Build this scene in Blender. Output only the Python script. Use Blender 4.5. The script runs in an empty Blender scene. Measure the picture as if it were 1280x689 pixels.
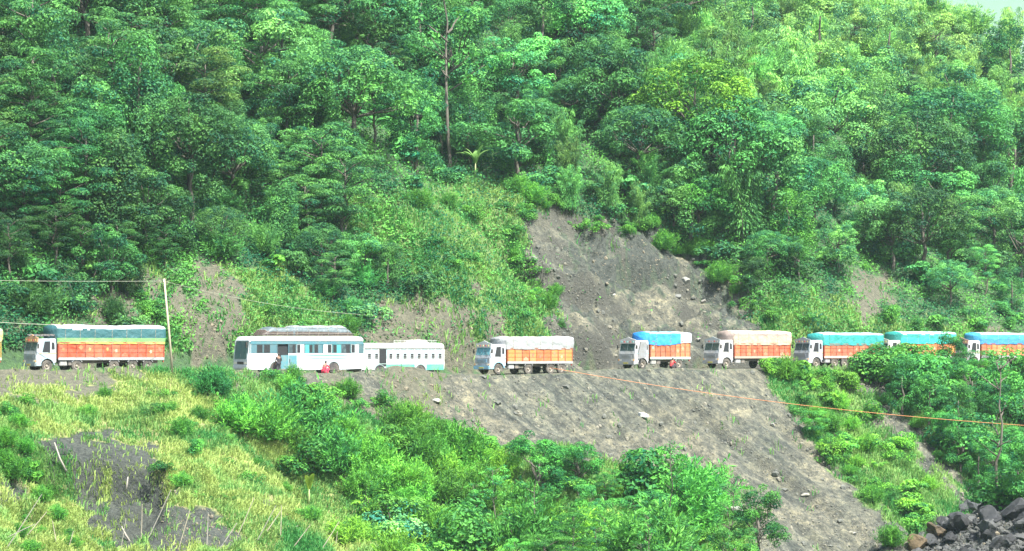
import bpy, bmesh, math, random
import numpy as np
from mathutils import Vector, Matrix

random.seed(7)
RNG = np.random.default_rng(11)
SC = bpy.context.scene
COL = SC.collection

# ------------------------------------------------------------------ camera, sky, sun, exposure
FPX = 3625.0      # focal length in pixels of the 1280 px wide photograph
CAMZ = 2.0        # eye height above the road level
HOR = 436.0       # image row of the horizon
cam_d = bpy.data.cameras.new('camera')
cam = bpy.data.objects.new('camera', cam_d)
COL.objects.link(cam)
SC.camera = cam
cam.location = (0, 0, CAMZ)
cam.rotation_euler = (math.radians(90), 0, 0)
cam_d.sensor_width = 36.0
cam_d.lens = 36.0 * FPX / 1280.0
cam_d.shift_y = (HOR - 344.5) / 1280.0
cam_d.clip_start = 0.5
cam_d.clip_end = 20000

SUN_DIR = Vector((0.66, -0.75, 0)).normalized()      # horizontal direction towards the sun
SUN_EL = math.radians(58)
wd = bpy.data.worlds.new('World')
SC.world = wd
wd.use_nodes = True
nt = wd.node_tree
sky = nt.nodes.new('ShaderNodeTexSky')
sky.sky_type = 'NISHITA'
sky.sun_disc = False
sky.sun_elevation = SUN_EL
sky.sun_rotation = math.atan2(SUN_DIR.x, SUN_DIR.y)
sky.air_density = 1.0
sky.dust_density = 3.0
sky.ozone_density = 1.0
bg = nt.nodes['Background']
bg.inputs['Strength'].default_value = 0.105
nt.links.new(sky.outputs[0], bg.inputs['Color'])

sun_l = bpy.data.lights.new('sun', 'SUN')
sun_l.energy = 4.9
sun_l.angle = math.radians(0.6)
sun_l.color = (1.0, 0.99, 0.92)
sun = bpy.data.objects.new('sun', sun_l)
COL.objects.link(sun)
sv = Vector((SUN_DIR.x * math.cos(SUN_EL), SUN_DIR.y * math.cos(SUN_EL), math.sin(SUN_EL)))
sun.rotation_euler = sv.to_track_quat('Z', 'Y').to_euler()
sun.location = (60, 180, 120)

SC.view_settings.view_transform = 'Standard'
SC.view_settings.look = 'None'
SC.view_settings.exposure = 1.82
SC.view_settings.gamma = 1.0
SC.render.engine = 'CYCLES'
SC.cycles.volume_bounces = 1
SC.cycles.max_bounces = 6
SC.cycles.transparent_max_bounces = 8

# ------------------------------------------------------------------ noise
def _hash(ix, iy, seed):
    h = (ix.astype(np.int64) * 374761393 + iy.astype(np.int64) * 668265263 + seed * 974711) & 0xffffffff
    h = ((h ^ (h >> 13)) * 1274126177) & 0xffffffff
    return ((h ^ (h >> 16)) & 0xffff) / 65535.0

def vnoise(x, y, seed=0):
    x = np.asarray(x, float); y = np.asarray(y, float)
    ix = np.floor(x); iy = np.floor(y)
    fx = x - ix; fy = y - iy
    fx = fx * fx * (3 - 2 * fx); fy = fy * fy * (3 - 2 * fy)
    a = _hash(ix, iy, seed); b = _hash(ix + 1, iy, seed)
    c = _hash(ix, iy + 1, seed); d = _hash(ix + 1, iy + 1, seed)
    return (a * (1 - fx) + b * fx) * (1 - fy) + (c * (1 - fx) + d * fx) * fy

def fbm(x, y, seed=0, oct=4):
    s = 0; a = 0.5; t = 0
    for o in range(oct):
        s = s + a * (vnoise(x * 2 ** o, y * 2 ** o, seed + o * 17) * 2 - 1); t += a; a *= 0.5
    return s / t

def sst(e0, e1, v):
    t = np.clip((v - e0) / (e1 - e0), 0, 1)
    return t * t * (3 - 2 * t)

# ------------------------------------------------------------------ terrain
A = math.radians(35.6)
CA, SA = math.cos(A), math.sin(A)
Y0 = 277.8
def qs(x, y):
    return x * CA + (y - Y0) * SA, -x * SA + (y - Y0) * CA
def xy(q, s):
    return q * CA - s * SA, Y0 + q * SA + s * CA
def proj(x, y, z):
    return 640 + x / y * FPX, HOR - (z - CAMZ) / y * FPX

def pip(px, py, poly):
    inside = np.zeros(np.shape(px), bool)
    n = len(poly); j = n - 1
    for i in range(n):
        xi, yi = poly[i]; xj, yj = poly[j]
        if yi != yj:
            c = ((yi > py) != (yj > py)) & (px < (xj - xi) * (py - yi) / (yj - yi) + xi)
            inside ^= c
        j = i
    return inside

def dipf(q): return -0.62 * np.exp(-((q + 8) / 17.0) ** 2)

def height(x, y, detail=True):
    x = np.asarray(x, float); y = np.asarray(y, float)
    q, s = qs(x, y)
    n1 = fbm(q / 26, s / 26, 3, 3)
    n2 = fbm(q / 7, s / 9, 5, 3)
    # uphill side
    m = 0.80 - 0.30 * sst(30, 120, q)
    scar = sst(8, 14, q) * (1 - sst(36, 46, q)) * sst(3, 8, s) * (1 - sst(19, 26, s))
    bankh = 3.2 * (1 - scar) * (0.55 + 0.6 * vnoise(q / 9, q * 0 + 2.2, 8))
    bank = bankh * sst(5.0, 7.6, s + 0.8 * n2)
    up = bank + m * np.maximum(s - 5.5, 0)
    spur = 3.6 * np.exp(-((q - 1) / 9.0) ** 2) * sst(6, 16, s) * (1 - sst(26, 40, s))
    up = up + spur - scar * 2.2
    # flat shelf behind the head of the slide
    shelf = sst(8, 14, q) * (1 - sst(40, 52, q))
    up = up - shelf * 0.5 * m * np.clip(s - 24, 0, 9)
    up = up + sst(6, 30, s) * (n1 * 5.0 + n2 * 0.9)
    cap = 47 + (160 - q) * 0.55 + n1 * 2
    cap = np.minimum(cap, 150)
    up = np.where(s > 20, np.minimum(up, cap - 0.15 * np.maximum(s - 100, 0)), up)
    # downhill side
    d = np.maximum(-s - 6.0, 0)
    dn = -0.80 * d + sst(0, 10, d) * (n1 * 1.6 + n2 * 0.5)
    strip = np.exp(-((q - 44) / 3.2) ** 2) * sst(1, 6, d)
    dn = dn + strip * 1.5
    edge = np.exp(-((s + 5.9) / 1.1) ** 2) * (0.03 + 0.34 * np.maximum(fbm(q / 4.2, s / 5, 21, 3), 0))
    heap = .85 * np.exp(-((q + 17.0) / 3.8) ** 2 - ((s + 6.9) / 1.7) ** 2) + .3 * np.exp(-((q + 12.0) / 4) ** 2 - ((s + 7.5) / 1.8) ** 2)
    heap = heap + 0.35 * np.exp(-((q - 9.0) / 4.0) ** 2 - ((s + 6.6) / 1.4) ** 2)
    heap = heap + 0.4 * np.exp(-((q + 46) / 8.0) ** 2 - ((s + 7) / 1.8) ** 2)
    dip = dipf(q) * np.exp(-(s / 14) ** 2)
    base = np.where(s > 0, up, dn) + edge + heap
    road = np.exp(-(np.maximum(np.abs(s) - 3.5, 0) / 1.2) ** 2)
    base = base * (1 - road) + road * 0.05 * fbm(x / 1.3, y / 1.3, 31, 2) + dip
    # near spur on the left
    crestx = -27 + (244 - y) * 0.44 + 2.2 * fbm(y / 9, y * 0, 41, 2)
    yedge = Y0 + x * SA / CA - 6.3 / CA
    df = np.maximum(yedge - y, 0)
    fr = -0.15 - 0.25 * df + sst(0, 8, df) * (fbm(x / 8, y / 8, 51, 3) * 1.1)
    fr = fr - 0.95 * np.maximum(x - crestx, 0)
    # eroded hollow: a step in the near spur
    hy = 222 + 2.0 * fbm(x / 4, x * 0, 61, 2)
    st = sst(hy, hy - 1.4, y) * sst(-41, -36, x) * (1 - sst(-27, -25, x))
    fr = fr - st * 3.2 * sst(200, 212, y)
    fr = np.where(s < -5.5, fr, -99)
    # low mound in the gully, carrying the trees in front of the slide
    mound = -13.8 + fbm(x / 6, y / 6, 71, 3) * 0.8 - 0.0035 * (x - 2) ** 2 - 0.03 * np.maximum(np.abs(y - 230) - 6, 0) ** 2
    mound = np.maximum(mound, -30)
    knoll = -10.4 - 0.022 * (x - 38) ** 2 - 0.03 * (y - 216) ** 2 + fbm(x / 3, y / 3, 81, 4) * 1.3
    flo = -27 + 0 * x
    low = sst(60, 8, y) * 27.4 - 27 + fbm(x / 12, y / 12, 91, 2) * 0.4
    far = np.where(y < 120, low, flo)
    z = np.maximum(np.maximum(base, fr), np.maximum(mound, knoll))
    z = np.maximum(z, far)
    if detail:
        inscar = sst(7, 13, q + 2 * n2) * (1 - sst(36, 48, q)) * sst(4, 9, s) * (1 - sst(20, 28, s))
        rg = 1 - np.abs(fbm(q / 5, s / 3.5, 101, 4)) * 2
        z = z + inscar * (rg * 1.7 + fbm(x / 1.6, y / 1.6, 103, 3) * 0.8 - 0.8)
        z = z + inscar * 2.6 * sst(0.0, 0.25, np.sin(s * 0.62 + n2 * 2.5 + q * .08)) * (.4 + vnoise(q / 5, s / 5, 140))
        z = z + inscar * .5 * np.abs(fbm(q / .9, s / 1.2, 141, 3))
        dz = sst(1, 5, d) * (base > z - 0.6)
        qk = q + 0.4 * s
        gull = 1 - np.abs(fbm(qk / 4.5, s / 26, 117, 3)) * 2
        z = z + (dz + inscar) * .22 * fbm(x / .75, y / .75, 151, 2)
        z = z + dz * (gull * 0.9 - .5 + fbm(qk / 1.3, s / 10, 111, 3) * 0.55 + fbm(x / 0.9, y / 0.9, 113, 2) * 0.16)
        hol = sst(-44, -38, x) * (1 - sst(-24, -20, x)) * sst(197, 203, y) * (1 - sst(222, 226, y)) * (fr > z - .8)
        z = z + hol * (np.abs(fbm(x / 2.2, y / 2.2, 131, 4)) * 2.2 - .5)
        wob = np.exp(-((s + 6.5) / 2.0) ** 2)
        z = z + wob * 0.16 * fbm(x / 0.8, y / 0.8, 115, 2)
        k = (knoll > z - 1.5)
        z = z + k * (np.abs(fbm(x / 1.4, y / 1.4, 121, 3)) * 1.1)
    return z

gx = np.concatenate([np.arange(-420, -76, 6.0), np.arange(-76, 86, 0.34), np.arange(86, 130, 1.2), np.arange(130, 640, 8.0)])
gy = np.concatenate([np.arange(-60, 176, 6.0), np.arange(176, 326, 0.34), np.arange(326, 420, 0.8), np.arange(420, 640, 2.5), np.arange(640, 1500, 20.0)])
GX, GY = np.meshgrid(gx, gy)
GZ = height(GX, GY)

def gheight(x, y):
    x = np.asarray(x, float); y = np.asarray(y, float)
    i = np.clip(np.searchsorted(gx, x) - 1, 0, len(gx) - 2)
    j = np.clip(np.searchsorted(gy, y) - 1, 0, len(gy) - 2)
    fx = np.clip((x - gx[i]) / (gx[i + 1] - gx[i]), 0, 1)
    fy = np.clip((y - gy[j]) / (gy[j + 1] - gy[j]), 0, 1)
    return (GZ[j, i] * (1 - fx) + GZ[j, i + 1] * fx) * (1 - fy) + (GZ[j + 1, i] * (1 - fx) + GZ[j + 1, i + 1] * fx) * fy

def ground_at(px, py):
    """ where the sight line through a pixel meets the ground """
    px = np.atleast_1d(np.asarray(px, float)); py = np.atleast_1d(np.asarray(py, float))
    tx = (px - 640) / FPX; tz = (HOR - py) / FPX
    Y = np.full(px.shape, 150.0); live = np.ones(px.shape, bool)
    for k in range(900):
        z = CAMZ + tz * Y
        h = gheight(tx * Y, Y)
        live &= ~(z < h)
        if not live.any() or k > 880: break
        Y = np.where(live, Y + np.where(Y < 350, 0.7, 2.0), Y)
    lo = Y - 2.0; hi = Y.copy()
    for k in range(9):
        mid = (lo + hi) / 2
        b = (CAMZ + tz * mid) < gheight(tx * mid, mid)
        hi = np.where(b, mid, hi); lo = np.where(b, lo, mid)
    Y = hi
    return tx * Y, Y, gheight(tx * Y, Y), ~live

# ground cover zones
SCAR = [(642, 268), (690, 254), (730, 272), (765, 287), (822, 286), (850, 310), (905, 345), (945, 385), (935, 425), (1000, 470), (560, 470), (640, 432), (692, 425), (676, 370), (646, 310)]
SCREE = [(290, 440), (1002, 440), (1008, 510), (1028, 560), (1150, 689), (1160, 740), (930, 740), (925, 620), (860, 585), (760, 585), (690, 560), (600, 560), (520, 530), (430, 500), (330, 480)]
SCREE2 = [(1035, 460), (1105, 460), (1130, 520), (1195, 590), (1215, 645), (1150, 610), (1090, 540)]
BANKS = [[(112, 318), (170, 308), (205, 350), (196, 412), (108, 412)], [(214, 330), (292, 326), (304, 400), (290, 445), (215, 445)],
         [(470, 372), (600, 362), (642, 400), (642, 438), (440, 438)], [(1062, 334), (1120, 340), (1115, 392), (1078, 396)]]
GRASS = [[(440, 250), (560, 232), (650, 228), (700, 258), (640, 276), (646, 318), (676, 372), (696, 436), (600, 436), (560, 380), (500, 340), (430, 300)],
         [(296, 330), (350, 330), (420, 395), (470, 440), (296, 440)], [(925, 375), (1050, 372), (1130, 400), (1215, 408), (1215, 445), (950, 440)],
         [(120, 300), (200, 330), (215, 440), (195, 440), (160, 380)]]
STRIP = [(945, 450), (1040, 462), (1110, 540), (1200, 630), (1200, 660), (1130, 670), (1075, 620), (1010, 545), (985, 500)]
DRYG = [(-80, 462), (230, 462), (262, 492), (330, 540), (400, 600), (470, 660), (500, 740), (-80, 740)]
DARK = [[(40, 548), (100, 540), (192, 556), (186, 606), (120, 596), (34, 600)], [(95, 598), (190, 612), (262, 648), (330, 690), (130, 690), (100, 650)], [(-40, 605), (22, 610), (20, 640), (-40, 640)], [(318, 625), (350, 628), (348, 650), (322, 648)]]
EARTH = [(270, 440), (565, 440), (560, 500), (500, 525), (430, 510), (300, 480)]
TOPSOIL = [(-60, 455), (178, 458), (150, 492), (60, 494), (-60, 498)]
ROCKS = [(1130, 689), (1165, 655), (1215, 628), (1300, 640), (1400, 640), (1400, 740), (1120, 740)]
CORE = [(705, 296), (790, 290), (835, 305), (845, 345), (790, 375), (735, 360), (705, 330)]

def zones(x, y, z):
    """ 0 forest floor 1 fresh grass 2 dry grass 3 scree 4 dark rock 5 bare soil """
    px, py = proj(x, np.maximum(y, 20), z)
    jx = fbm(x / 1.6, y / 1.6, 201, 3) * 22; jy = fbm(x / 1.6, y / 1.6, 207, 3) * 18
    a = px + jx * 1.4; b = py + jy * 1.4
    q, s = qs(x, y)
    t = np.zeros(np.shape(x), int)
    t[(py > 462) & (s < -4)] = 1
    for g in GRASS: t[pip(a, b, g) & (s > 4)] = 1
    for g in BANKS: t[pip(a, b, g) & (s > 4) & (fbm(x / 2, y / 2, 211, 2) > -0.35)] = 5
    t[pip(a, b, SCAR) & (s > 3)] = 3
    n_ = fbm(x / 2.3, y / 2.3, 231, 4)
    t[pip(a, b, CORE) & (s > 3) & (n_ > -.12)] = 4
    t[pip(a, b, SCAR) & (s > 3) & (n_ > .34)] = 4
    t[pip(a, b, DRYG) & (s < -5)] = 2
    near = pip(a, b, DRYG)
    t[pip(a, b, SCREE) & (s < -4) & ~near] = 3
    t[pip(a, b, SCREE2) & (s < -4)] = 3
    t[pip(a, b, EARTH) & (s < -4) & ~near & (fbm(x / 2, y / 2, 241, 3) > -.2)] = 5
    t[pip(a, b, STRIP) & (s < -4)] = 1
    for g in DARK: t[pip(a, b, g) & (s < -8)] = 4
    t[pip(a, b, TOPSOIL) & (s < -5)] = 5
    t[pip(a, py, ROCKS) & (y < 240)] = 4
    t[(s > -6.0) & (s < 5.2)] = 5
    t[(s >= 5.2) & (s < 8) & (t == 0) & (fbm(x / 3, y / 3, 235, 3) > 0.05)] = 5
    return t

# ------------------------------------------------------------------ node helpers
def newmat(name):
    m = bpy.data.materials.new(name); m.use_nodes = True
    return m, m.node_tree, m.node_tree.nodes, m.node_tree.links, m.node_tree.nodes['Principled BSDF']

def noise(N, L, scale, detail=4, vec=None, rough=0.55):
    n = N.new('ShaderNodeTexNoise'); n.inputs['Scale'].default_value = scale
    n.inputs['Detail'].default_value = detail; n.inputs['Roughness'].default_value = rough
    if vec is not None: L.new(vec, n.inputs['Vector'])
    return n.outputs['Fac']

def ramp(N, L, fac, stops):
    r = N.new('ShaderNodeValToRGB')
    e = r.color_ramp.elements
    while len(e) < len(stops): e.new(0.5)
    for k, (p, c) in enumerate(stops):
        e[k].position = p; e[k].color = (c[0], c[1], c[2], 1)
    L.new(fac, r.inputs['Fac'])
    return r.outputs['Color']

def mixc(N, L, fac, a, b, mode='MIX'):
    m = N.new('ShaderNodeMix'); m.data_type = 'RGBA'; m.blend_type = mode
    for s_, v in (('Factor', fac), ('A', a), ('B', b)):
        k = [i for i in m.inputs if i.name == s_ and i.enabled][0] if s_ != 'Factor' else m.inputs[0]
        if isinstance(v, bpy.types.NodeSocket): L.new(v, k)
        elif s_ == 'Factor': k.default_value = v
        else: k.default_value = (v[0], v[1], v[2], 1)
    return [o for o in m.outputs if o.enabled][0]

def bump(N, L, B, fac, strength, dist):
    b = N.new('ShaderNodeBump'); b.inputs['Strength'].default_value = strength; b.inputs['Distance'].default_value = dist
    L.new(fac, b.inputs['Height']); L.new(b.outputs[0], B.inputs['Normal'])

_mc = {}
def paint(col, rough=0.5, dirt=0.35, dirtcol=(0.24, 0.2, 0.15), metal=0.0, scale=1.8):
    key = (tuple(round(c, 3) for c in col), rough, dirt, metal, scale)
    if key in _mc: return _mc[key]
    m, T, N, L, B = newmat('paint')
    tc = N.new('ShaderNodeTexCoord')
    f = noise(N, L, scale, 6, tc.outputs['Object'], 0.7)
    fr = ramp(N, L, f, [(0.38, (0, 0, 0)), (0.72, (dirt * 1.6,) * 3)])
    c = mixc(N, L, fr, col, dirtcol)
    f2 = noise(N, L, scale * 7, 3, tc.outputs['Object'])
    c = mixc(N, L, 0.35, c, ramp(N, L, f2, [(0.3, (0.72, 0.72, 0.72)), (0.7, (1.1, 1.1, 1.1))]), 'MULTIPLY')
    L.new(c, B.inputs['Base Color'])
    B.inputs['Roughness'].default_value = rough; B.inputs['Metallic'].default_value = metal
    _mc[key] = m
    return m

def glassmat():
    if 'glass' in _mc: return _mc['glass']
    m, T, N, L, B = newmat('window_glass')
    tc = N.new('ShaderNodeTexCoord')
    c = ramp(N, L, noise(N, L, 3, 2, tc.outputs['Object']), [(0.35, (0.02, 0.035, 0.045)), (0.7, (0.07, 0.10, 0.11))])
    L.new(c, B.inputs['Base Color'])
    B.inputs['Roughness'].default_value = 0.12
    B.inputs['Specular IOR Level'].default_value = 0.9
    _mc['glass'] = m
    return m

def clothmat(col, rough=0.55):
    key = ('cloth', tuple(col))
    if key in _mc: return _mc[key]
    m, T, N, L, B = newmat('tarpaulin_cloth')
    tc = N.new('ShaderNodeTexCoord')
    f = noise(N, L, 1.5, 5, tc.outputs['Object'], 0.65)
    c = mixc(N, L, ramp(N, L, f, [(0.4, (0, 0, 0)), (0.8, (0.5, 0.5, 0.5))]), col, tuple(0.75 * v + 0.035 for v in col))
    L.new(c, B.inputs['Base Color']); B.inputs['Roughness'].default_value = rough
    bump(N, L, B, noise(N, L, 2.2, 4, tc.outputs['Object']), 0.8, 0.12)
    _mc[key] = m
    return m

# ------------------------------------------------------------------ object helpers
def tag(o, label=None, cat=None, group=None, kind=None):
    if label: o['label'] = label
    if cat: o['category'] = cat
    if group: o['group'] = group
    if kind: o['kind'] = kind
    return o

def empty(name, loc, rz=0.0, label=None, cat=None, group=None):
    o = bpy.data.objects.new(name, None); COL.objects.link(o)
    o.empty_display_size = 0.3
    o.location = loc; o.rotation_euler = (0, 0, rz)
    return tag(o, label, cat, group)

def link(name, me, parent=None):
    o = bpy.data.objects.new(name, me); COL.objects.link(o)
    if parent is not None: o.parent = parent
    return o

class MB:
    def __init__(s): s.v = []; s.f = []; s.m = []
    def add(s, vs, fs, mi=0):
        b = len(s.v); s.v += [tuple(p) for p in vs]; s.f += [tuple(b + i for i in f) for f in fs]; s.m += [mi] * len(fs)
    def box(s, x0, x1, y0, y1, z0, z1, mi=0):
        s.add([(x0, y0, z0), (x1, y0, z0), (x1, y1, z0), (x0, y1, z0), (x0, y0, z1), (x1, y0, z1), (x1, y1, z1), (x0, y1, z1)],
              [(0, 3, 2, 1), (4, 5, 6, 7), (0, 1, 5, 4), (1, 2, 6, 5), (2, 3, 7, 6), (3, 0, 4, 7)], mi)
    def prism(s, prof, y0, y1, mi=0):
        n = len(prof)
        s.add([(x, y0, z) for x, z in prof] + [(x, y1, z) for x, z in prof],
              [tuple(range(n)), tuple(range(2 * n - 1, n - 1, -1))] + [(i, i + n, (i + 1) % n + n, (i + 1) % n) for i in range(n)], mi)
    def tube(s, pts, rad, k=6, mi=0, cap=True):
        pts = [Vector(p) for p in pts]; n = len(pts)
        if not hasattr(rad, '__len__'): rad = [rad] * n
        vs = []
        for i, p in enumerate(pts):
            t = (pts[min(i + 1, n - 1)] - pts[max(i - 1, 0)])
            t = t.normalized() if t.length > 1e-9 else Vector((0, 0, 1))
            a = t.cross(Vector((0, 0, 1)) if abs(t.z) < 0.9 else Vector((1, 0, 0))).normalized(); b = t.cross(a)
            for j in range(k):
                w = 2 * math.pi * j / k
                vs.append(p + (a * math.cos(w) + b * math.sin(w)) * rad[i])
        fs = [(i * k + j, i * k + (j + 1) % k, (i + 1) * k + (j + 1) % k, (i + 1) * k + j) for i in range(n - 1) for j in range(k)]
        if cap: fs += [tuple(range(k))[::-1], tuple((n - 1) * k + j for j in range(k))]
        s.add(vs, fs, mi)
    def lathe(s, prof, cx, cz, k=20, mi=0):   # axis along y; prof = [(y, r)]
        n = len(prof); vs = []
        for y, r in prof:
            for j in range(k):
                w = 2 * math.pi * j / k
                vs.append((cx + r * math.cos(w), y, cz + r * math.sin(w)))
        fs = [(i * k + j, i * k + (j + 1) % k, (i + 1) * k + (j + 1) % k, (i + 1) * k + j) for i in range(n - 1) for j in range(k)]
        s.add(vs, fs, mi)
    def mesh(s, name, mats, bevel=0, smooth=False):
        me = bpy.data.meshes.new(name)
        me.from_pydata(s.v, [], s.f)
        for m in (mats if isinstance(mats, (list, tuple)) else [mats]): me.materials.append(m)
        me.polygons.foreach_set('material_index', s.m)
        bm = bmesh.new(); bm.from_mesh(me)
        bmesh.ops.recalc_face_normals(bm, faces=bm.faces)
        if bevel:
            es = [e for e in bm.edges if len(e.link_faces) == 2 and e.calc_face_angle(0) > 0.5]
            bmesh.ops.bevel(bm, geom=es, offset=bevel, segments=2, affect='EDGES', clamp_overlap=True)
        if smooth:
            for f in bm.faces: f.smooth = True
        bm.to_mesh(me); bm.free()
        me.update()
        return me
    def build(s, name, mats, parent=None, bevel=0, smooth=False):
        return link(name, s.mesh(name, mats, bevel, smooth), parent)

def fastmesh(name, V, Fq, mats, attr=None, smooth=False, mat_idx=None):
    """ V (n,3) float, Fq (m,k) int """
    me = bpy.data.meshes.new(name)
    me.vertices.add(len(V)); me.vertices.foreach_set('co', np.ascontiguousarray(V, np.float32).ravel())
    k = Fq.shape[1]
    me.loops.add(Fq.size); me.loops.foreach_set('vertex_index', np.ascontiguousarray(Fq, np.int32).ravel())
    me.polygons.add(len(Fq)); me.polygons.foreach_set('loop_start', np.arange(0, Fq.size, k, dtype=np.int32))
    if mat_idx is not None: me.polygons.foreach_set('material_index', np.ascontiguousarray(mat_idx, np.int32))
    me.polygons.foreach_set('use_smooth', np.full(len(Fq), smooth))
    for m in (mats if isinstance(mats, (list, tuple)) else [mats]): me.materials.append(m)
    if attr is not None:
        for nm, vals in attr.items():
            if vals.ndim == 2:
                a = me.attributes.new(nm, 'FLOAT_COLOR', 'POINT'); a.data.foreach_set('color', vals.astype(np.float32).ravel())
            else:
                a = me.attributes.new(nm, 'FLOAT', 'POINT'); a.data.foreach_set('value', vals.astype(np.float32).ravel())
    me.update(calc_edges=True)
    return me

# ------------------------------------------------------------------ ground
def ground_material():
    m, T, N, L, B = newmat('hillside_ground')
    tc = N.new('ShaderNodeTexCoord')
    mp = N.new('ShaderNodeMapping'); mp.vector_type = 'TEXTURE'
    mp.inputs['Rotation'].default_value = (0, 0, A + math.radians(21.8))
    mp.inputs['Scale'].default_value = (1, 9, 40)
    L.new(tc.outputs['Object'], mp.inputs['Vector'])
    streak = noise(N, L, 0.9, 6, mp.outputs[0], 0.65)
    grain = noise(N, L, 2.6, 7, tc.outputs['Object'], 0.75)
    big = noise(N, L, 0.11, 4, tc.outputs['Object'])
    scree = mixc(N, L, ramp(N, L, streak, [(0.40, (0, 0, 0)), (0.58, (1, 1, 1))]), (0.026, 0.032, 0.027), (0.088, 0.092, 0.072))
    scree = mixc(N, L, ramp(N, L, big, [(0.42, (0, 0, 0)), (0.60, (0.75, 0.75, 0.75))]), scree, (0.112, 0.106, 0.076))
    mid = noise(N, L, 0.8, 5, tc.outputs['Object'], 0.8)
    scree = mixc(N, L, 0.9, scree, ramp(N, L, mid, [(0.38, (0.36, 0.40, 0.42)), (0.5, (1, 1, 1)), (0.62, (1.75, 1.65, 1.45))]), 'MULTIPLY')
    scree = mixc(N, L, 0.8, scree, ramp(N, L, grain, [(0.33, (0.30, 0.34, 0.34)), (0.5, (0.9, 0.9, 0.9)), (0.68, (1.75, 1.7, 1.6))]), 'MULTIPLY')
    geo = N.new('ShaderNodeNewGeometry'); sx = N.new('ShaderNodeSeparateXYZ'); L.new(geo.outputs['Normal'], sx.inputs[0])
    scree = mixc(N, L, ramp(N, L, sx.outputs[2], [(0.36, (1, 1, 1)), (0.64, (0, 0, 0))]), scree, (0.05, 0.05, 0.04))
    rock = mixc(N, L, ramp(N, L, grain, [(0.38, (0, 0, 0)), (0.62, (1, 1, 1))]), (0.010, 0.014, 0.012), (0.055, 0.062, 0.050))
    soil = mixc(N, L, ramp(N, L, grain, [(0.35, (0, 0, 0)), (0.65, (1, 1, 1))]), (0.040, 0.042, 0.028), (0.118, 0.112, 0.074))
    green = mixc(N, L, ramp(N, L, grain, [(0.35, (0, 0, 0)), (0.65, (1, 1, 1))]), (0.02, 0.05, 0.022), (0.05, 0.11, 0.03))
    fresh = mixc(N, L, ramp(N, L, grain, [(0.35, (0, 0, 0)), (0.65, (1, 1, 1))]), (0.06, 0.11, 0.03), (0.13, 0.19, 0.05))
    dry = mixc(N, L, ramp(N, L, grain, [(0.35, (0, 0, 0)), (0.65, (1, 1, 1))]), (0.14, 0.15, 0.05), (0.26, 0.25, 0.10))
    at = N.new('ShaderNodeAttribute'); at.attribute_name = 'cover_a'
    at2 = N.new('ShaderNodeAttribute'); at2.attribute_name = 'cover_b'
    s1 = N.new('ShaderNodeSeparateColor'); L.new(at.outputs['Color'], s1.inputs[0])
    s2 = N.new('ShaderNodeSeparateColor'); L.new(at2.outputs['Color'], s2.inputs[0])
    c = mixc(N, L, s1.outputs[0], green, fresh)
    c = mixc(N, L, s1.outputs[1], c, dry)
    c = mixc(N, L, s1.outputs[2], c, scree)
    c = mixc(N, L, s2.outputs[0], c, rock)
    c = mixc(N, L, s2.outputs[1], c, soil)
    L.new(c, B.inputs['Base Color']); B.inputs['Roughness'].default_value = 0.92
    bump(N, L, B, mixc(N, L, .5, grain, streak), 1.0, 0.7)
    return m

GMAT = ground_material()
ny, nx = GZ.shape
V = np.stack([GX.ravel(), GY.ravel(), GZ.ravel()], 1)
ii = np.arange(nx * ny).reshape(ny, nx)
Fq = np.stack([ii[:-1, :-1].ravel(), ii[:-1, 1:].ravel(), ii[1:, 1:].ravel(), ii[1:, :-1].ravel()], 1)
ZT = zones(GX, GY, GZ)
t = ZT.ravel()
ca = np.zeros((nx * ny, 4)); cb = np.zeros((nx * ny, 4)); ca[:, 3] = 1; cb[:, 3] = 1
ca[:, 0] = t == 1; ca[:, 1] = t == 2; ca[:, 2] = t == 3; cb[:, 0] = t == 4; cb[:, 1] = t == 5
fc = V[Fq].mean(1)
fq_, fs_ = qs(fc[:, 0], fc[:, 1])
onroad = (np.abs(fs_) < 4.6) & (fq_ > -75) & (fq_ < 90)
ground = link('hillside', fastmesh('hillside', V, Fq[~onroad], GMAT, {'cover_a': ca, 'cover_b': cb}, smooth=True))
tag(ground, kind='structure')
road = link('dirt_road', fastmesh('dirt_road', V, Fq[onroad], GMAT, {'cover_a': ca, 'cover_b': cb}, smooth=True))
tag(road, kind='structure')
def zone_at(x, y):
    i = np.clip(np.searchsorted(gx, x) - 1, 0, len(gx) - 2); j = np.clip(np.searchsorted(gy, y) - 1, 0, len(gy) - 2)
    return ZT[j, i]

# far hill seen over the ridge in the top right corner
hx = np.linspace(-2500, 5500, 200); hy = np.linspace(1505, 7600, 120)
HX, HY = np.meshgrid(hx, hy)
HZ = -60 + 900 * np.exp(-((HY - 5600) / 1250) ** 2) * (0.95 + 0.12 * fbm(HX / 1300, HY / 1000, 301, 4)) + 45 * fbm(HX / 260, HY / 260, 305, 4)
V2 = np.stack([HX.ravel(), HY.ravel(), HZ.ravel()], 1); i2 = np.arange(HX.size).reshape(HX.shape)
F2 = np.stack([i2[:-1, :-1].ravel(), i2[:-1, 1:].ravel(), i2[1:, 1:].ravel(), i2[1:, :-1].ravel()], 1)
z2 = np.zeros((HX.size, 4)); z2[:, 3] = 1
tag(link('distant_hill', fastmesh('distant_hill', V2, F2, GMAT, {'cover_a': z2, 'cover_b': z2}, smooth=True)), kind='structure')

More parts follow.
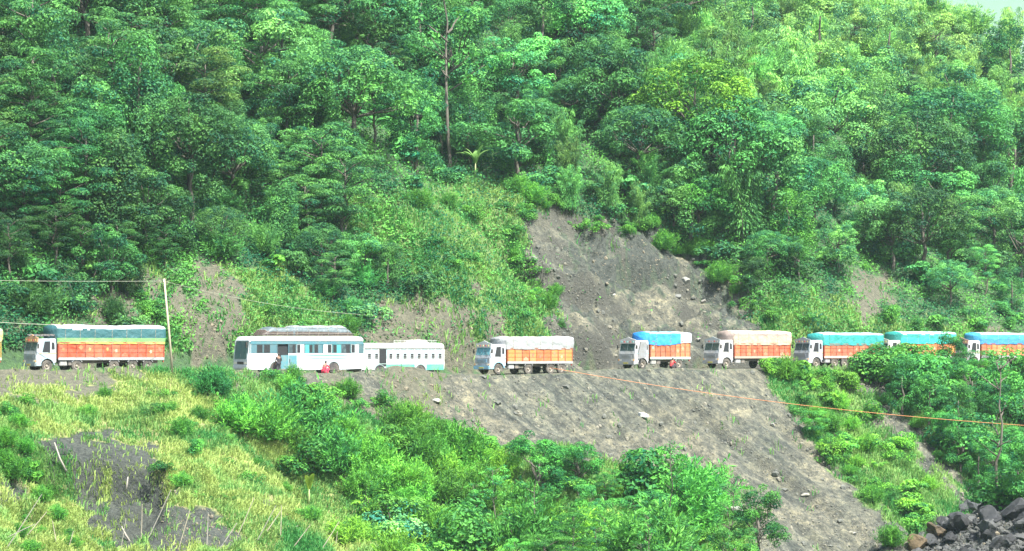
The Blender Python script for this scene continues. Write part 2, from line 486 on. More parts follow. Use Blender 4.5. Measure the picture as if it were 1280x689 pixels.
# ------------------------------------------------------------------ foliage
def leafmat(name, dark, light, trans=0.35, rough=0.55, spec=0.35):
    m, T, N, L, B = newmat(name)
    at = N.new('ShaderNodeAttribute'); at.attribute_name = 'tone'
    oi = N.new('ShaderNodeObjectInfo')
    c = mixc(N, L, at.outputs['Fac'], dark, light)
    c = mixc(N, L, 1.0, c, oi.outputs['Color'], 'MULTIPLY')
    L.new(c, B.inputs['Base Color']); B.inputs['Roughness'].default_value = rough
    B.inputs['Specular IOR Level'].default_value = spec
    tr = N.new('ShaderNodeBsdfTranslucent'); L.new(c, tr.inputs['Color'])
    mx = N.new('ShaderNodeMixShader'); mx.inputs[0].default_value = trans
    L.new(B.outputs[0], mx.inputs[1]); L.new(tr.outputs[0], mx.inputs[2])
    L.new(mx.outputs[0], N['Material Output'].inputs['Surface'])
    return m
LEAF = leafmat('leaves', (0.008, 0.085, 0.050), (0.130, 0.350, 0.068), .34, .55, .18)
GRASSM = leafmat('grass_blades', (0.050, 0.20, 0.050), (0.28, 0.39, 0.115), 0.4, .6, .2)
barkm, T_, N_, L_, B_ = newmat('bark')
L_.new(ramp(N_, L_, noise(N_, L_, 6, 5), [(0.3, (0.04, 0.033, 0.025)), (0.7, (0.12, 0.105, 0.085))]), B_.inputs['Base Color'])
B_.inputs['Roughness'].default_value = 0.9

def unit(v): return v / np.maximum(np.linalg.norm(v, axis=1, keepdims=True), 1e-9)

def leaves(P, Nn, size, tone, rng, aspect=0.5, along=None):
    """ one rhombic leaf per point, facing Nn """
    n = len(P)
    r = rng.normal(size=(n, 3)) if along is None else along
    u = unit(np.cross(Nn, r)) if along is None else unit(r)
    v = unit(np.cross(Nn, u))
    sz = size * rng.uniform(0.6, 1.35, (n, 1))
    V = np.stack([P - u * sz * 0.5, P + v * sz * aspect * 0.5 + Nn * sz * 0.12, P + u * sz * 0.5, P - v * sz * aspect * 0.5 + Nn * sz * 0.12], 1).reshape(-1, 3)
    return V, np.arange(4 * n).reshape(n, 4), np.repeat(tone, 4)

def clumps(cents, rads, per, size, rng, flat=0.75, up=0.25, aspect=0.55, droop=0.0):
    Ps, Ns, Ts = [], [], []
    for c, r in zip(cents, rads):
        k = int(per * r * r)
        d = rng.normal(size=(k, 3)); d[:, 2] += up * 2; d = unit(d)
        rad = r * (0.62 + 0.45 * rng.random((k, 1)) ** 0.6)
        p = d * rad; p[:, 2] *= flat
        p[:, 2] -= droop * (p[:, 0] ** 2 + p[:, 1] ** 2) / max(r, .1)
        Ps.append(p + np.array(c))
        nn = d * 1.0 + rng.normal(size=(k, 3)) * 0.33; nn[:, 2] += 0.35
        Ns.append(unit(nn))
        t0 = rng.uniform(0.05, 0.75)
        Ts.append(np.clip(t0 + rng.normal(size=k) * 0.16 + 0.08 * d[:, 2], 0, 1))
    P = np.concatenate(Ps); Nn = np.concatenate(Ns); Tn = np.concatenate(Ts)
    return leaves(P, Nn, size, Tn, rng, aspect)

def limb_pts(a, b, rng, n=5, wob=0.12, arch=0.0):
    a = np.array(a, float); b = np.array(b, float); L_ = np.linalg.norm(b - a)
    out = []
    for i in range(n):
        t_ = i / (n - 1); p = a * (1 - t_) + b * t_
        p = p + rng.normal(size=3) * wob * L_ * 0.3 * math.sin(math.pi * t_); p[2] += arch * L_ * math.sin(math.pi * t_)
        out.append(tuple(p))
    return out

def tree_proto(kind, seed):
    """ returns (trunk mesh, crown mesh) for a tree about 9 m high; the base sits at the origin """
    rng = np.random.default_rng(seed)
    tb = MB(); cents = []; rads = []
    if kind == 'broad':
        H = 9.0; top = np.array([rng.normal() * .4, rng.normal() * .4, 5.2])
        tb.tube(limb_pts((0, 0, -1.2), top, rng, 6, .1), np.linspace(.24, .11, 6), 7)
        for k in range(13):
            a = rng.uniform(0, 6.28); h = rng.uniform(2.4, 8.2); rr = 3.1 * math.sqrt(max(0.08, 1 - ((h - 5.0) / 4.0) ** 2)) * rng.uniform(.55, 1.1)
            e = np.array([rr * math.cos(a), rr * math.sin(a), h])
            s0 = np.array([top[0] * .5, top[1] * .5, rng.uniform(2.0, 4.8)])
            tb.tube(limb_pts(s0, e, rng, 4, .2), np.linspace(.09, .03, 4), 5)
            cents.append(e); rads.append(rng.uniform(.9, 1.5))
            for j in range(3):
                cents.append(e + rng.normal(size=3) * np.array([.9, .9, .6])); rads.append(rng.uniform(.45, .95))
        V, Fc, T = clumps(cents, rads, 200, .27, rng, .7, .3)
    elif kind == 'layered':
        tb.tube(limb_pts((0, 0, -1.2), (.3, .2, 8.2), rng, 8, .08), np.linspace(.2, .05, 8), 7)
        for k in range(17):
            h = 3.0 + 5.6 * (k / 16); a = k * 2.4 + rng.normal() * .3
            rr = (3.7 - 0.30 * abs(h - 6.2) ** 1.3) * rng.uniform(.6, 1.0)
            e = np.array([rr * math.cos(a), rr * math.sin(a), h + .3])
            tb.tube(limb_pts((0.1, 0.1, h - .8), e, rng, 4, .15, .08), np.linspace(.07, .02, 4), 5)
            for f in (1.0, .72, .45):
                cents.append(np.array([e[0] * f, e[1] * f, e[2] + .15 * (1 - f)]) + rng.normal(size=3) * .25); rads.append(rng.uniform(.8, 1.25) * (.7 + .3 * f))
        V, Fc, T = clumps(cents, rads, 160, .25, rng, .30, .35, .4, .10)
    elif kind == 'bamboo':
        Ps = []; Al = []; Ns = []; Ts = []
        for k in range(34):
            a = rng.uniform(0, 6.28); lean = rng.uniform(.15, 1.0); hh = rng.uniform(6.5, 10.0)
            b0 = np.array([rng.normal() * .5, rng.normal() * .5, -.5]); dr = np.array([math.cos(a), math.sin(a), 0])
            u_ = np.linspace(0, 1, 26)[:, None]
            pts = b0 + dr * lean * 3.4 * u_ ** 2.1 + np.array([0, 0, 1]) * hh * (u_ - .24 * lean * u_ ** 4)
            tb.tube([tuple(p) for p in pts[::5]], np.linspace(.05, .012, 6), 4)
            t0 = rng.uniform(.25, .8)
            for j in range(5, 26):
                n = 15; w = rng.normal(size=(n, 3)) * (.52 - .012 * j)
                w[:, 2] = -np.abs(w[:, 2]) * .8
                Ps.append(pts[j] + w); al = w.copy(); al[:, 2] -= .35; Al.append(unit(al))
                Ns.append(unit(rng.normal(size=(n, 3)) + np.array([0, 0, .9]) + dr * .3)); Ts.append(np.clip(t0 + rng.normal(size=n) * .15, 0, 1))
        P = np.concatenate(Ps); V, Fc, T = leaves(P, np.concatenate(Ns), .42, np.concatenate(Ts), rng, .24, np.concatenate(Al))
    elif kind == 'draped':
        tb.tube(limb_pts((0, 0, -1.2), (.3, 0, 7.2), rng, 6, .1), np.linspace(.2, .08, 6), 6)
        for k in range(9):
            a = k * .7 + rng.normal() * .3; rr = rng.uniform(.9, 2.1); top_ = rng.uniform(5.2, 8.2)
            z = top_
            while z > rng.uniform(.4, 2.4):
                w = rr * (1 + .06 * (top_ - z)); cents.append(np.array([w * math.cos(a), w * math.sin(a), z]) + rng.normal(size=3) * .12); rads.append(rng.uniform(.5, .95)); z -= .7
        cents.append(np.array([.2, 0, 7.8])); rads.append(1.3)
        V, Fc, T = clumps(cents, rads, 230, .22, rng, 1.0, .15, .6)
    elif kind == 'slender':
        tb.tube(limb_pts((0, 0, -1.0), (.5, 0, 11.5), rng, 9, .05), np.linspace(.13, .03, 9), 7)
        for k in range(15):
            h = rng.uniform(3.5, 11.2); a = rng.uniform(0, 6.28); rr = rng.uniform(.8, 2.2)
            e = np.array([rr * math.cos(a), rr * math.sin(a), h + rr * .7])
            tb.tube(limb_pts((.3 * h / 11, 0, h), e, rng, 4, .12), np.linspace(.06, .02, 4), 4)
            cents.append(e); rads.append(rng.uniform(.4, .85)); cents.append(e + rng.normal(size=3) * .6); rads.append(rng.uniform(.3, .6))
        V, Fc, T = clumps(cents, rads, 110, .26, rng, .6, .2)
    elif kind == 'dome':
        tb.tube(limb_pts((0, 0, -1.2), (.2, 0, 5.6), rng, 6, .08), np.linspace(.3, .12, 6), 7)
        for k in range(64):
            g_ = (k + .5) / 64; el = math.acos(1 - 1.25 * g_); a = k * 2.4; rr = 4.3 * rng.uniform(.82, 1.05)
            e = np.array([rr * math.sin(el) * math.cos(a), rr * math.sin(el) * math.sin(a), 4.9 + .9 * rr * math.cos(el)])
            cents.append(e); rads.append(rng.uniform(.65, 1.25))
            if k % 5 == 0: tb.tube(limb_pts((.1, 0, 3.5), e, rng, 4, .15), np.linspace(.11, .03, 4), 5)
        V, Fc, T = clumps(cents, rads, 165, .27, rng, .72, .35)
    elif kind == 'dense':
        tb.tube(limb_pts((0, 0, -1.2), (0, 0, 6.5), rng, 6, .06), np.linspace(.26, .08, 6), 7)
        for k in range(46):
            h = rng.uniform(1.2, 9.4); rr = 2.5 * math.sqrt(max(.04, 1 - ((h - 4.6) / 5.1) ** 2)) * rng.uniform(.75, 1.08); a = k * 2.4
            cents.append(np.array([rr * math.cos(a), rr * math.sin(a), h])); rads.append(rng.uniform(.6, 1.05))
        V, Fc, T = clumps(cents, rads, 170, .27, rng, .8, .2)
    return tb.mesh('trunk', barkm, smooth=True), fastmesh('crown', V, Fc, LEAF, {'tone': T})

def bush_proto(kind, seed):
    """ mesh of a bush about 2 m high """
    rng = np.random.default_rng(seed); cents = []; rads = []
    if kind == 'round':
        for k in range(13):
            a = rng.uniform(0, 6.28); rr = rng.uniform(0, 1.15); cents.append(np.array([rr * math.cos(a), rr * math.sin(a), rng.uniform(.4, 1.75) - .25 * rr])); rads.append(rng.uniform(.38, .7))
        V, Fc, T = clumps(cents, rads, 480, .19, rng, .8, .25)
    elif kind == 'feather':
        Ps = []; Al = []; Ns = []; Ts = []
        for k in range(150):
            a = rng.uniform(0, 6.28); lean = rng.uniform(.05, 1.0); hh = rng.uniform(1.2, 2.5); b0 = np.array([rng.normal() * .4, rng.normal() * .4, -.2]); dr = np.array([math.cos(a), math.sin(a), 0])
            u_ = np.linspace(.25, 1, 14)[:, None]; pts = b0 + dr * lean * 1.25 * u_ ** 1.7 + np.array([0, 0, 1]) * hh * (u_ - .3 * lean * u_ ** 3)
            t0 = rng.uniform(.2, .85)
            for j in range(14):
                n = 3; w = rng.normal(size=(n, 3)) * .10; Ps.append(pts[j] + w)
                Al.append(unit(w * 3 + dr * .3 * lean + np.array([0, 0, .35]))); Ns.append(unit(rng.normal(size=(n, 3)) + np.array([0, 0, .5]))); Ts.append(np.clip(t0 + rng.normal(size=n) * .12, 0, 1))
        V, Fc, T = leaves(np.concatenate(Ps), np.concatenate(Ns), .25, np.concatenate(Ts), rng, .22, np.concatenate(Al))
    elif kind == 'largeleaf':
        for k in range(16):
            a = rng.uniform(0, 6.28); rr = rng.uniform(0, 1.2); cents.append(np.array([rr * math.cos(a), rr * math.sin(a), rng.uniform(.4, 1.8) - .2 * rr])); rads.append(rng.uniform(.3, .6))
        V, Fc, T = clumps(cents, rads, 170, .40, rng, .5, .4, .6)
    elif kind == 'trail':
        for k in range(16):
            cents.append(np.array([rng.normal() * 1.1, rng.normal() * .9, rng.uniform(.1, .9)])); rads.append(rng.uniform(.3, .55))
        V, Fc, T = clumps(cents, rads, 360, .21, rng, .7, .2)
    mb = MB()
    for k in range(5): mb.tube(limb_pts((0, 0, -.4), rng.normal(size=3) * .45 + np.array([0, 0, 1.1]), rng, 3), [.035, .028, .012], 4)
    nv = len(V); V = np.concatenate([V, np.array(mb.v)]); T = np.concatenate([T, np.zeros(len(mb.v))])
    Fs = np.array([f for f in mb.f if len(f) == 4]) + nv
    return fastmesh('shrub', V, np.concatenate([Fc, Fs]), [LEAF, barkm], {'tone': T}, mat_idx=np.concatenate([np.zeros(len(Fc), int), np.ones(len(Fs), int)]))

TP = {k: [tree_proto(k, 100 + 7 * i + 31 * j) for j in range(n)] for i, (k, n) in enumerate([('broad', 4), ('layered', 3), ('bamboo', 2), ('draped', 2), ('slender', 2), ('dense', 2), ('dome', 2)])}
BP = {k: [bush_proto(k, 500 + 7 * i + 31 * j) for j in range(n)] for i, (k, n) in enumerate([('round', 3), ('feather', 2), ('largeleaf', 2), ('trail', 2)])}

ORD = ['first', 'second', 'third', 'fourth', 'fifth', 'sixth', 'seventh', 'eighth', 'ninth', 'tenth', 'eleventh', 'twelfth', 'thirteenth', 'fourteenth', 'fifteenth', 'sixteenth', 'seventeenth', 'eighteenth', 'nineteenth', 'twentieth', 'twenty-first', 'twenty-second', 'twenty-third', 'twenty-fourth', 'twenty-fifth', 'twenty-sixth', 'twenty-seventh', 'twenty-eighth', 'twenty-ninth', 'thirtieth']
NAMES = {'broad': ('broadleaf_tree', 'round-crowned'), 'layered': ('layered_tree', 'flat-layered'), 'bamboo': ('bamboo_clump', 'feathery bamboo-like'), 'draped': ('vine_draped_tree', 'creeper-draped'), 'slender': ('slender_tree', 'thin sparse'), 'dense': ('dense_tree', 'dense compact'), 'dome': ('domed_tree', 'wide domed'),
         'round': ('shrub', 'rounded leafy'), 'feather': ('feathery_shrub', 'feathery drooping'), 'largeleaf': ('broadleaf_shrub', 'large-leaved'), 'trail': ('creeping_shrub', 'low creeping')}
PLANTS = []
def tone_word(c):
    l = (c[0] + c[1]) / 2
    if l < .68: return 'dark green'
    if l < 1.0: return 'mid green'
    if c[0] > 1.35 and c[0] > c[1] * 1.05: return 'yellow-green'
    return 'pale green' if l > 1.45 else 'bright green'

def put_tree(kind, x, y, z, size, col, rng, label=None, group=None, lean=0.0):
    tm, cm = TP[kind][rng.integers(len(TP[kind]))]
    nm = NAMES[kind][0]
    r = empty(nm, (x, y, z), rng.uniform(0, 6.28))
    r.rotation_euler.x = lean
    w = size / 9.0
    r.scale = (w * rng.uniform(.92, 1.15), w * rng.uniform(.92, 1.15), w * rng.uniform(.9, 1.1))
    link('trunk', tm, r); c = link('crown', cm, r); c.color = (*col, 1)
    tag(r, label, 'tree' if kind != 'bamboo' else 'bamboo', group)
    PLANTS.append((r, kind, col, x, y, z, size, label))
    return r

def put_bush(kind, x, y, z, size, col, rng, label=None, group=None):
    me = BP[kind][rng.integers(len(BP[kind]))]
    o = link(NAMES[kind][0], me); o.location = (x, y, z); o.rotation_euler = (0, 0, rng.uniform(0, 6.28))
    w = size / 2.0
    o.scale = (w * rng.uniform(.9, 1.3), w * rng.uniform(.9, 1.3), w * rng.uniform(.85, 1.1)); o.color = (*col, 1)
    tag(o, label, 'shrub', group)
    PLANTS.append((o, kind, col, x, y, z, size, label))
    return o

def jit_grid(x0, x1, y0, y1, dx, dy, rng, j=.42):
    out = []
    r = 0; y = y0
    while y < y1:
        x = x0 + (dx / 2 if r % 2 else 0)
        while x < x1:
            out.append((x + rng.uniform(-j, j) * dx, y + rng.uniform(-j, j) * dy)); x += dx
        y += dy; r += 1
    return np.array(out)

def tint(px, py, rng, kind):
    """ leaf colour by place in view: paler to the upper right, darker to the left """
    f = fbm(np.array([px / 90.]), np.array([py / 70.]), 401, 3)[0]
    pale = float(sst(700, 1050, px) * sst(300, 60, py))
    dark = float(max(1.6 * sst(360, 60, px) * sst(170, 330, py), 0.6 * sst(520, 150, px)))
    b = 1.12 + .5 * f + .7 * pale - .25 * dark + rng.normal() * .24
    if rng.random() < .2: b *= 1.4
    if rng.random() < .2: b *= .68
    b = min(max(b, .42), 2.1)
    r = b * (1.0 + .50 * pale + rng.normal() * .12)
    if kind == 'bamboo': r *= 1.12; b *= 1.08
    if kind == 'draped' and b > 1.1: r *= 1.1 / b; b = 1.1
    return (r, b, b * (1.05 - .1 * rng.random()))

# --- the forest on the slope above the road
NOFOREST = [SCAR] + GRASS[:1] + [BANKS[1], BANKS[3], BANKS[2]]
rng = np.random.default_rng(77)
pts = jit_grid(-70, 1350, -50, 418, 50, 36, rng)
X_, Y_, Z_, ok = ground_at(pts[:, 0], pts[:, 1])
Q_, S_ = qs(X_, Y_)
forest = []
for (px, py), x, y, z, k_, s_ in zip(pts, X_, Y_, Z_, ok, S_):
    if not k_ or s_ < 8.5: continue
    if any(pip(np.array(px), np.array(py), g) for g in NOFOREST): continue
    if py > 372 and s_ < 11: continue
    if pip(np.array(px), np.array(py), GRASS[2]) or pip(np.array(px), np.array(py), GRASS[1]): continue
    u_ = rng.random()
    if 690 < px < 840 and 120 < py < 300: kind = 'bamboo' if u_ < .55 else 'broad'
    elif px > 860 and py < 190: kind = 'bamboo' if u_ < .55 else ('broad' if u_ < .8 else 'dense')
    elif px < 560: kind = 'layered' if u_ < .38 else 'broad' if u_ < .72 else 'draped' if u_ < .86 else 'dense'
    else: kind = 'broad' if u_ < .46 else 'layered' if u_ < .62 else 'draped' if u_ < .8 else 'bamboo' if u_ < .86 else 'dense'
    if kind == 'broad' and rng.random() < .4: kind = 'dome'
    size = rng.choice([rng.uniform(5.5, 8), rng.uniform(8, 12.5)])
    if s_ < 16: size = min(size, rng.uniform(4.0, 6.0))
    if 600 < px < 860 and 230 < py < 300: size = min(size, 5.5)
    forest.append((px, py))
    put_tree(kind, x, y, z - .2, size, tint(px, py, rng, kind), rng)

def spot(px, py, dy=0):
    x, y, z, k = ground_at([px], [py]); return float(x[0]), float(y[0]), float(z[0])
# individual trees one can pick out
def single(kind, px, py, size, col, label, bush=False):
    x, y, z = spot(px, py)
    (put_bush if bush else put_tree)(kind, x, y, z - .1, size, col, rng, label)
single('dome', 868, 222, 13.0, (1.75, 1.3, .55), 'large domed bright yellow-green tree above the blue-topped short truck')
single('slender', 564, 210, 17.0, (1.2, 1.3, 1.0), 'tall thin tree with bare forked stem rising above the white banana plant')
single('dense', 1160, 28, 11, (.55, .85, .85), 'dark conical evergreen on the skyline at the top right')
single('dense', 1218, 40, 10, (.7, 1.0, 1.0), 'smaller dark evergreen right of the conical one on the skyline')
single('dense', 1262, 128, 12.5, (.42, .68, .72), 'big dark blue-green tree at the right edge below the far hill')
single('dome', 1185, 235, 13.5, (.75, .95, .95), 'huge dark spreading tree near the right edge above the last truck')
single('dome', 872, 300, 7.0, (1.1, 1.25, .8), 'leafy tree leaning over the upper right lip of the landslide')
single('draped', 985, 330, 9.0, (1.0, 1.05, .7), 'creeper-hung tree with arched top above the cream-topped truck')
single('dense', 520, 215, 9.5, (.62, .85, .8), 'dark dense tree behind the grassy spur left of the landslide')
single('layered', 110, 300, 10.5, (.6, .82, .9), 'broad dark tree spreading over the left bank above the truck')

# --- shrubs filling the slope above the road
pts = jit_grid(-40, 1320, 150, 425, 44, 27, rng)
X_, Y_, Z_, ok = ground_at(pts[:, 0], pts[:, 1]); Q_, S_ = qs(X_, Y_)
for (px, py), x, y, z, k_, s_ in zip(pts, X_, Y_, Z_, ok, S_):
    if not k_ or s_ < 7.2 or rng.random() < .12: continue
    a_, b_ = np.array(px), np.array(py)
    if (pip(a_, b_, SCAR) or pip(a_, b_, BANKS[1]) or pip(a_, b_, BANKS[3])):
        if rng.random() < .10: put_bush('trail', x, y, z - .1, rng.uniform(.7, 1.3), (1.5, 1.35, .6), rng)
        continue
    ing = any(pip(a_, b_, g) for g in GRASS)
    if pip(a_, b_, BANKS[2]) and rng.random() < .75 or ing and rng.random() < .5: continue
    kind = rng.choice(['round', 'trail', 'feather', 'largeleaf'], p=[.42, .28, .16, .14])
    put_bush(kind, x, y, z - .1, rng.uniform(1.5, 3.2) * (.75 if ing else 1), tint(px, py + 60, rng, kind) if not ing else tuple(np.array((1.25, 1.2, .75)) * rng.uniform(.7, 1.2)), rng)

pts = jit_grid(840, 1300, -20, 170, 34, 24, rng)
X_, Y_, Z_, ok = ground_at(pts[:, 0], pts[:, 1])
for (px, py), x, y, z, k_ in zip(pts, X_, Y_, Z_, ok):
    if k_: put_bush(['feather', 'round', 'feather'][rng.integers(3)], x, y, z - .1, rng.uniform(2.6, 4.6), tint(px, py, rng, 'bamboo'), rng)
# --- vegetation below the road
def region(poly, dx, dy, kinds, smin, smax, colf, prob=1.0, tree=False, ymax=None):
    xs = [p[0] for p in poly]; ys = [p[1] for p in poly]
    pts = jit_grid(min(xs), max(xs), min(ys), max(ys), dx, dy, rng)
    X_, Y_, Z_, ok = ground_at(pts[:, 0], pts[:, 1])
    for (px, py), x, y, z, k_ in zip(pts, X_, Y_, Z_, ok):
        if not k_ or rng.random() > prob or not pip(np.array(px), np.array(py), poly): continue
        kind = kinds[rng.integers(len(kinds))]
        f = put_tree if kind in TP else put_bush
        f(kind, x, y, z - .1, rng.uniform(smin, smax), colf(px, py), rng)
def cg(r, g, b, v=.2):
    return lambda px, py: tuple(np.array((r, g, b)) * rng.uniform(1 - v, 1 + v) * np.array([rng.uniform(.9, 1.12), 1, 1]))
region([(285, 530), (330, 512), (430, 518), (520, 540), (600, 600), (600, 689), (500, 689), (440, 640), (340, 565)], 40, 26, ['feather', 'round', 'feather', 'round', 'feather'], 2.2, 3.8, cg(1.5, 1.45, .8, .4), .85)
region([(430, 500), (520, 530), (640, 580), (760, 600), (930, 620), (950, 740), (440, 740)], 46, 30, ['feather', 'feather', 'round', 'feather', 'trail'], 1.4, 2.9, cg(2.0, 1.6, .75, .3), .75)
region([(600, 640), (700, 610), (940, 650), (960, 760), (580, 760)], 50, 34, ['broad', 'round', 'slender', 'feather', 'layered'], 3.2, 5.4, cg(1.15, 1.3, .9, .35))
region(STRIP, 24, 20, ['round', 'trail', 'feather', 'largeleaf'], 1.2, 2.3, cg(1.8, 1.55, .7, .3), .7)
region([(1122, 475), (1300, 475), (1330, 640), (1230, 640), (1200, 600), (1140, 530)], 40, 30, ['broad', 'dense', 'broad', 'round'], 3.6, 5.4, cg(.85, 1.1, .85, .3))
region([(1085, 462), (1196, 462), (1196, 480), (1095, 485)], 26, 10, ['round', 'broad', 'round'], 3.0, 4.0, cg(1.2, 1.3, .8, .3))
region([(1090, 462), (1340, 466), (1340, 500), (1110, 500)], 36, 16, ['round', 'largeleaf', 'broad'], 2.1, 3.2, cg(1.2, 1.3, .8, .3))
region([(0, 500), (40, 500), (40, 600), (0, 620)], 24, 20, ['round', 'feather'], 1.0, 1.8, cg(1.1, 1.2, .6, .2))
region([(190, 500), (330, 560), (420, 660), (200, 640)], 38, 26, ['trail', 'round', 'feather', 'feather'], .6, 1.6, cg(1.25, 1.25, .75, .35), .8)
region([(60, 500), (240, 480), (300, 540), (200, 560), (180, 540), (60, 540)], 40, 20, ['trail', 'feather'], .5, 1.1, cg(1.3, 1.2, .7, .3), .7)
region([(0, 640), (90, 600), (110, 689), (0, 700)], 30, 22, ['trail', 'feather', 'round'], .5, 1.2, cg(1.2, 1.2, .7, .3), .8)
region([(1120, 408), (1320, 402), (1320, 420), (1120, 420)], 40, 12, ['round', 'largeleaf'], 1.2, 2.2, cg(1.1, 1.2, .8, .25))
single('feather', 268, 492, 2.6, (.55, .9, .85), 'dark blue-green feathery shrub at the road edge below the utility pole', True)
single('feather', 375, 548, 4.4, (.75, 1.05, .9), 'large dark plume-like shrub behind the two banana leaves', True)
single('feather', 415, 590, 3.6, (.9, 1.15, .9), 'plume-like green shrub right of the two banana leaves', True)
single('round', 495, 672, 4.0, (2.3, 1.95, 2.3), 'shrub with large pale whitish leaves at the bottom centre', True)
single('broad', 670, 628, 6.2, (.8, 1.15, .8), 'small rounded green tree in front of the scree left of centre')
single('broad', 722, 625, 6.0, (.75, 1.1, .85), 'small upright tree right beside the rounded one before the scree')
single('slender', 838, 684, 6.3, (1.0, 1.25, .7), 'thin dark-stemmed sapling standing alone before the right part of the scree')
single('broad', 1018, 545, 3.0, (1.35, 1.5, 1.0), 'bushy pale-topped small tree at the head of the green strip in the scree')
single('dense', 1128, 520, 6.2, (.85, 1.1, .9), 'tall leafy tree at the road edge hiding the cab of the green-topped truck')
single('slender', 1246, 640, 9.5, (1.0, 1.2, .9), 'thin pale-stemmed tree above the dark rocks at the lower right')

# labels from what each plant stands near
COLS = [(-200, 60, 'the leftmost truck\'s cab'), (60, 140, 'the leftmost truck\'s middle'), (140, 240, 'the leftmost truck\'s tail'), (240, 320, 'the long bus\'s front'), (320, 400, 'the long bus\'s middle'),
        (400, 460, 'the long bus\'s rear'), (460, 560, 'the shorter bus'), (560, 640, 'the grey-topped truck\'s cab'), (640, 725, 'the grey-topped truck\'s bed'), (725, 800, 'the gap before the short truck'),
        (800, 875, 'the short truck'), (875, 935, 'the cream-topped truck\'s cab'), (935, 992, 'the cream-topped truck\'s bed'), (992, 1050, 'the teal-topped truck\'s cab'), (1050, 1110, 'the teal-topped truck\'s bed'),
        (1110, 1195, 'the half-hidden green-topped truck'), (1195, 1240, 'the rightmost truck\'s cab'), (1240, 1700, 'the rightmost truck\'s bed')]
SERIES = {}
buck = {}
for o, kind, col, x, y, z, size, lab in PLANTS:
    if lab: continue
    px, py = proj(x, y, z + size * .5)
    below = qs(x, y)[1] < 0
    cname = [c[2] for c in COLS if c[0] <= px < c[1]]
    cname = cname[0] if cname else COLS[0][2]
    key = (NAMES[kind][1], 'tree' if kind in TP and kind != 'bamboo' else 'clump' if kind == 'bamboo' else 'shrub', below, cname, tone_word(col))
    buck.setdefault(key, []).append((py, o))
for (kn, what, below, cname, tw), lst in buck.items():
    lst.sort(key=lambda e: e[0], reverse=not below)
    for i, (py, o) in enumerate(lst):
        if len(lst) == 1: o['label'] = f"{tw} {kn} {what} {'below' if below else 'up the slope above'} {cname}"
        else: o['label'] = f"{tw} {kn} {what}, {ORD[min(i, 29)]} {'downhill' if below else 'uphill'} {'below' if below else 'above'} {cname}"
        o['group'] = ('shrubs' if what == 'shrub' else 'trees') + (' on the slope below the road' if below else ' on the forested slope above the road')

for edge_, smin_, smax_, pr_ in (([(642, 268), (690, 254), (730, 272), (765, 287), (822, 286), (850, 310), (905, 345), (945, 385)], .9, 2.0, .8), ([(642, 268), (646, 310), (676, 370), (692, 425)], .8, 1.7, .7),
                          ([(1002, 462), (1008, 510), (1028, 560), (1090, 625), (1150, 685)], .8, 1.8, .8), ([(1105, 470), (1130, 520), (1195, 590)], .8, 1.6, .6), ([(330, 480), (430, 505), (520, 535), (600, 565), (690, 570)], .8, 1.9, .8), ([(985, 462), (1050, 466)], .6, 1.1, .8)):
    for i in range(len(edge_) - 1):
        n_ = max(1, int(math.hypot(edge_[i + 1][0] - edge_[i][0], edge_[i + 1][1] - edge_[i][1]) / 11))
        for k in range(n_):
            if rng.random() > pr_: continue
            u_ = k / n_; a_ = edge_[i][0] * (1 - u_) + edge_[i + 1][0] * u_ + rng.normal() * 9; b_ = edge_[i][1] * (1 - u_) + edge_[i + 1][1] * u_ + rng.normal() * 8
            x, y, z = spot(a_, b_)
            if abs(qs(x, y)[1]) < 6.5: continue
            o = put_bush(rng.choice(['trail', 'round', 'feather']), x, y, z - .1, rng.uniform(smin_, smax_), tuple(np.array((1.35, 1.3, .75)) * rng.uniform(.7, 1.25)), rng)
            pxl, pyl = proj(x, y, z)
            cn = [c[2] for c in COLS if c[0] <= pxl < c[1]][0]
            o['group'] = 'small shrubs along the edges of the bare slide'
            SERIES.setdefault(f"on the slide's edge {'below' if pyl > 462 else 'above'} {cn}", []).append((pxl, o))
for key_, lst in SERIES.items():
    for i, (a_, o) in enumerate(sorted(lst, key=lambda e: e[0])): o['label'] = f"green shrub, {ORD[min(i, 29)]} from left {key_}"
# --- undergrowth: leafy ground cover nobody could count
def scatter(n, x0, x1, y0, y1, seed):
    r = np.random.default_rng(seed)
    px = r.uniform(x0, x1, n); py = r.uniform(y0, y1, n)
    X_, Y_, Z_, ok = ground_at(px, py)
    return px[ok], py[ok], X_[ok], Y_[ok], Z_[ok], r
px, py, X_, Y_, Z_, r = scatter(90000, -40, 1320, -20, 440, 901)
zt = zone_at(X_, Y_); s_ = qs(X_, Y_)[1]
keep = (s_ > 5.0) & ((zt == 0) | ((zt == 1) & (r.random(len(zt)) < .5)) | ((zt == 5) & (r.random(len(zt)) < .05)) | ((zt == 3) & (r.random(len(zt)) < .006)))
P0 = np.stack([X_, Y_, Z_], 1)[keep]
P0 = np.repeat(P0, 4, 0); n = len(P0)
P0 = P0 + r.normal(size=(n, 3)) * np.array([.3, .3, .1]); P0[:, 2] += np.abs(r.normal(size=n)) * .45
tn = np.clip(.35 + .35 * fbm(P0[:, 0] / 2.5, P0[:, 1] / 2.5, 411, 2) * 2 + r.normal(size=n) * .15, 0, 1)
Vv, Ff, Tt = leaves(P0, unit(r.normal(size=(n, 3)) * .6 + np.array([0, -.35, 1.0])), .30, tn, r, .6)
o = link('undergrowth', fastmesh('undergrowth', Vv, Ff, LEAF, {'tone': Tt})); o.color = (1.05, 1.1, .85, 1)
tag(o, 'tangled green undergrowth carpeting the slope above the road', 'undergrowth', kind='stuff')

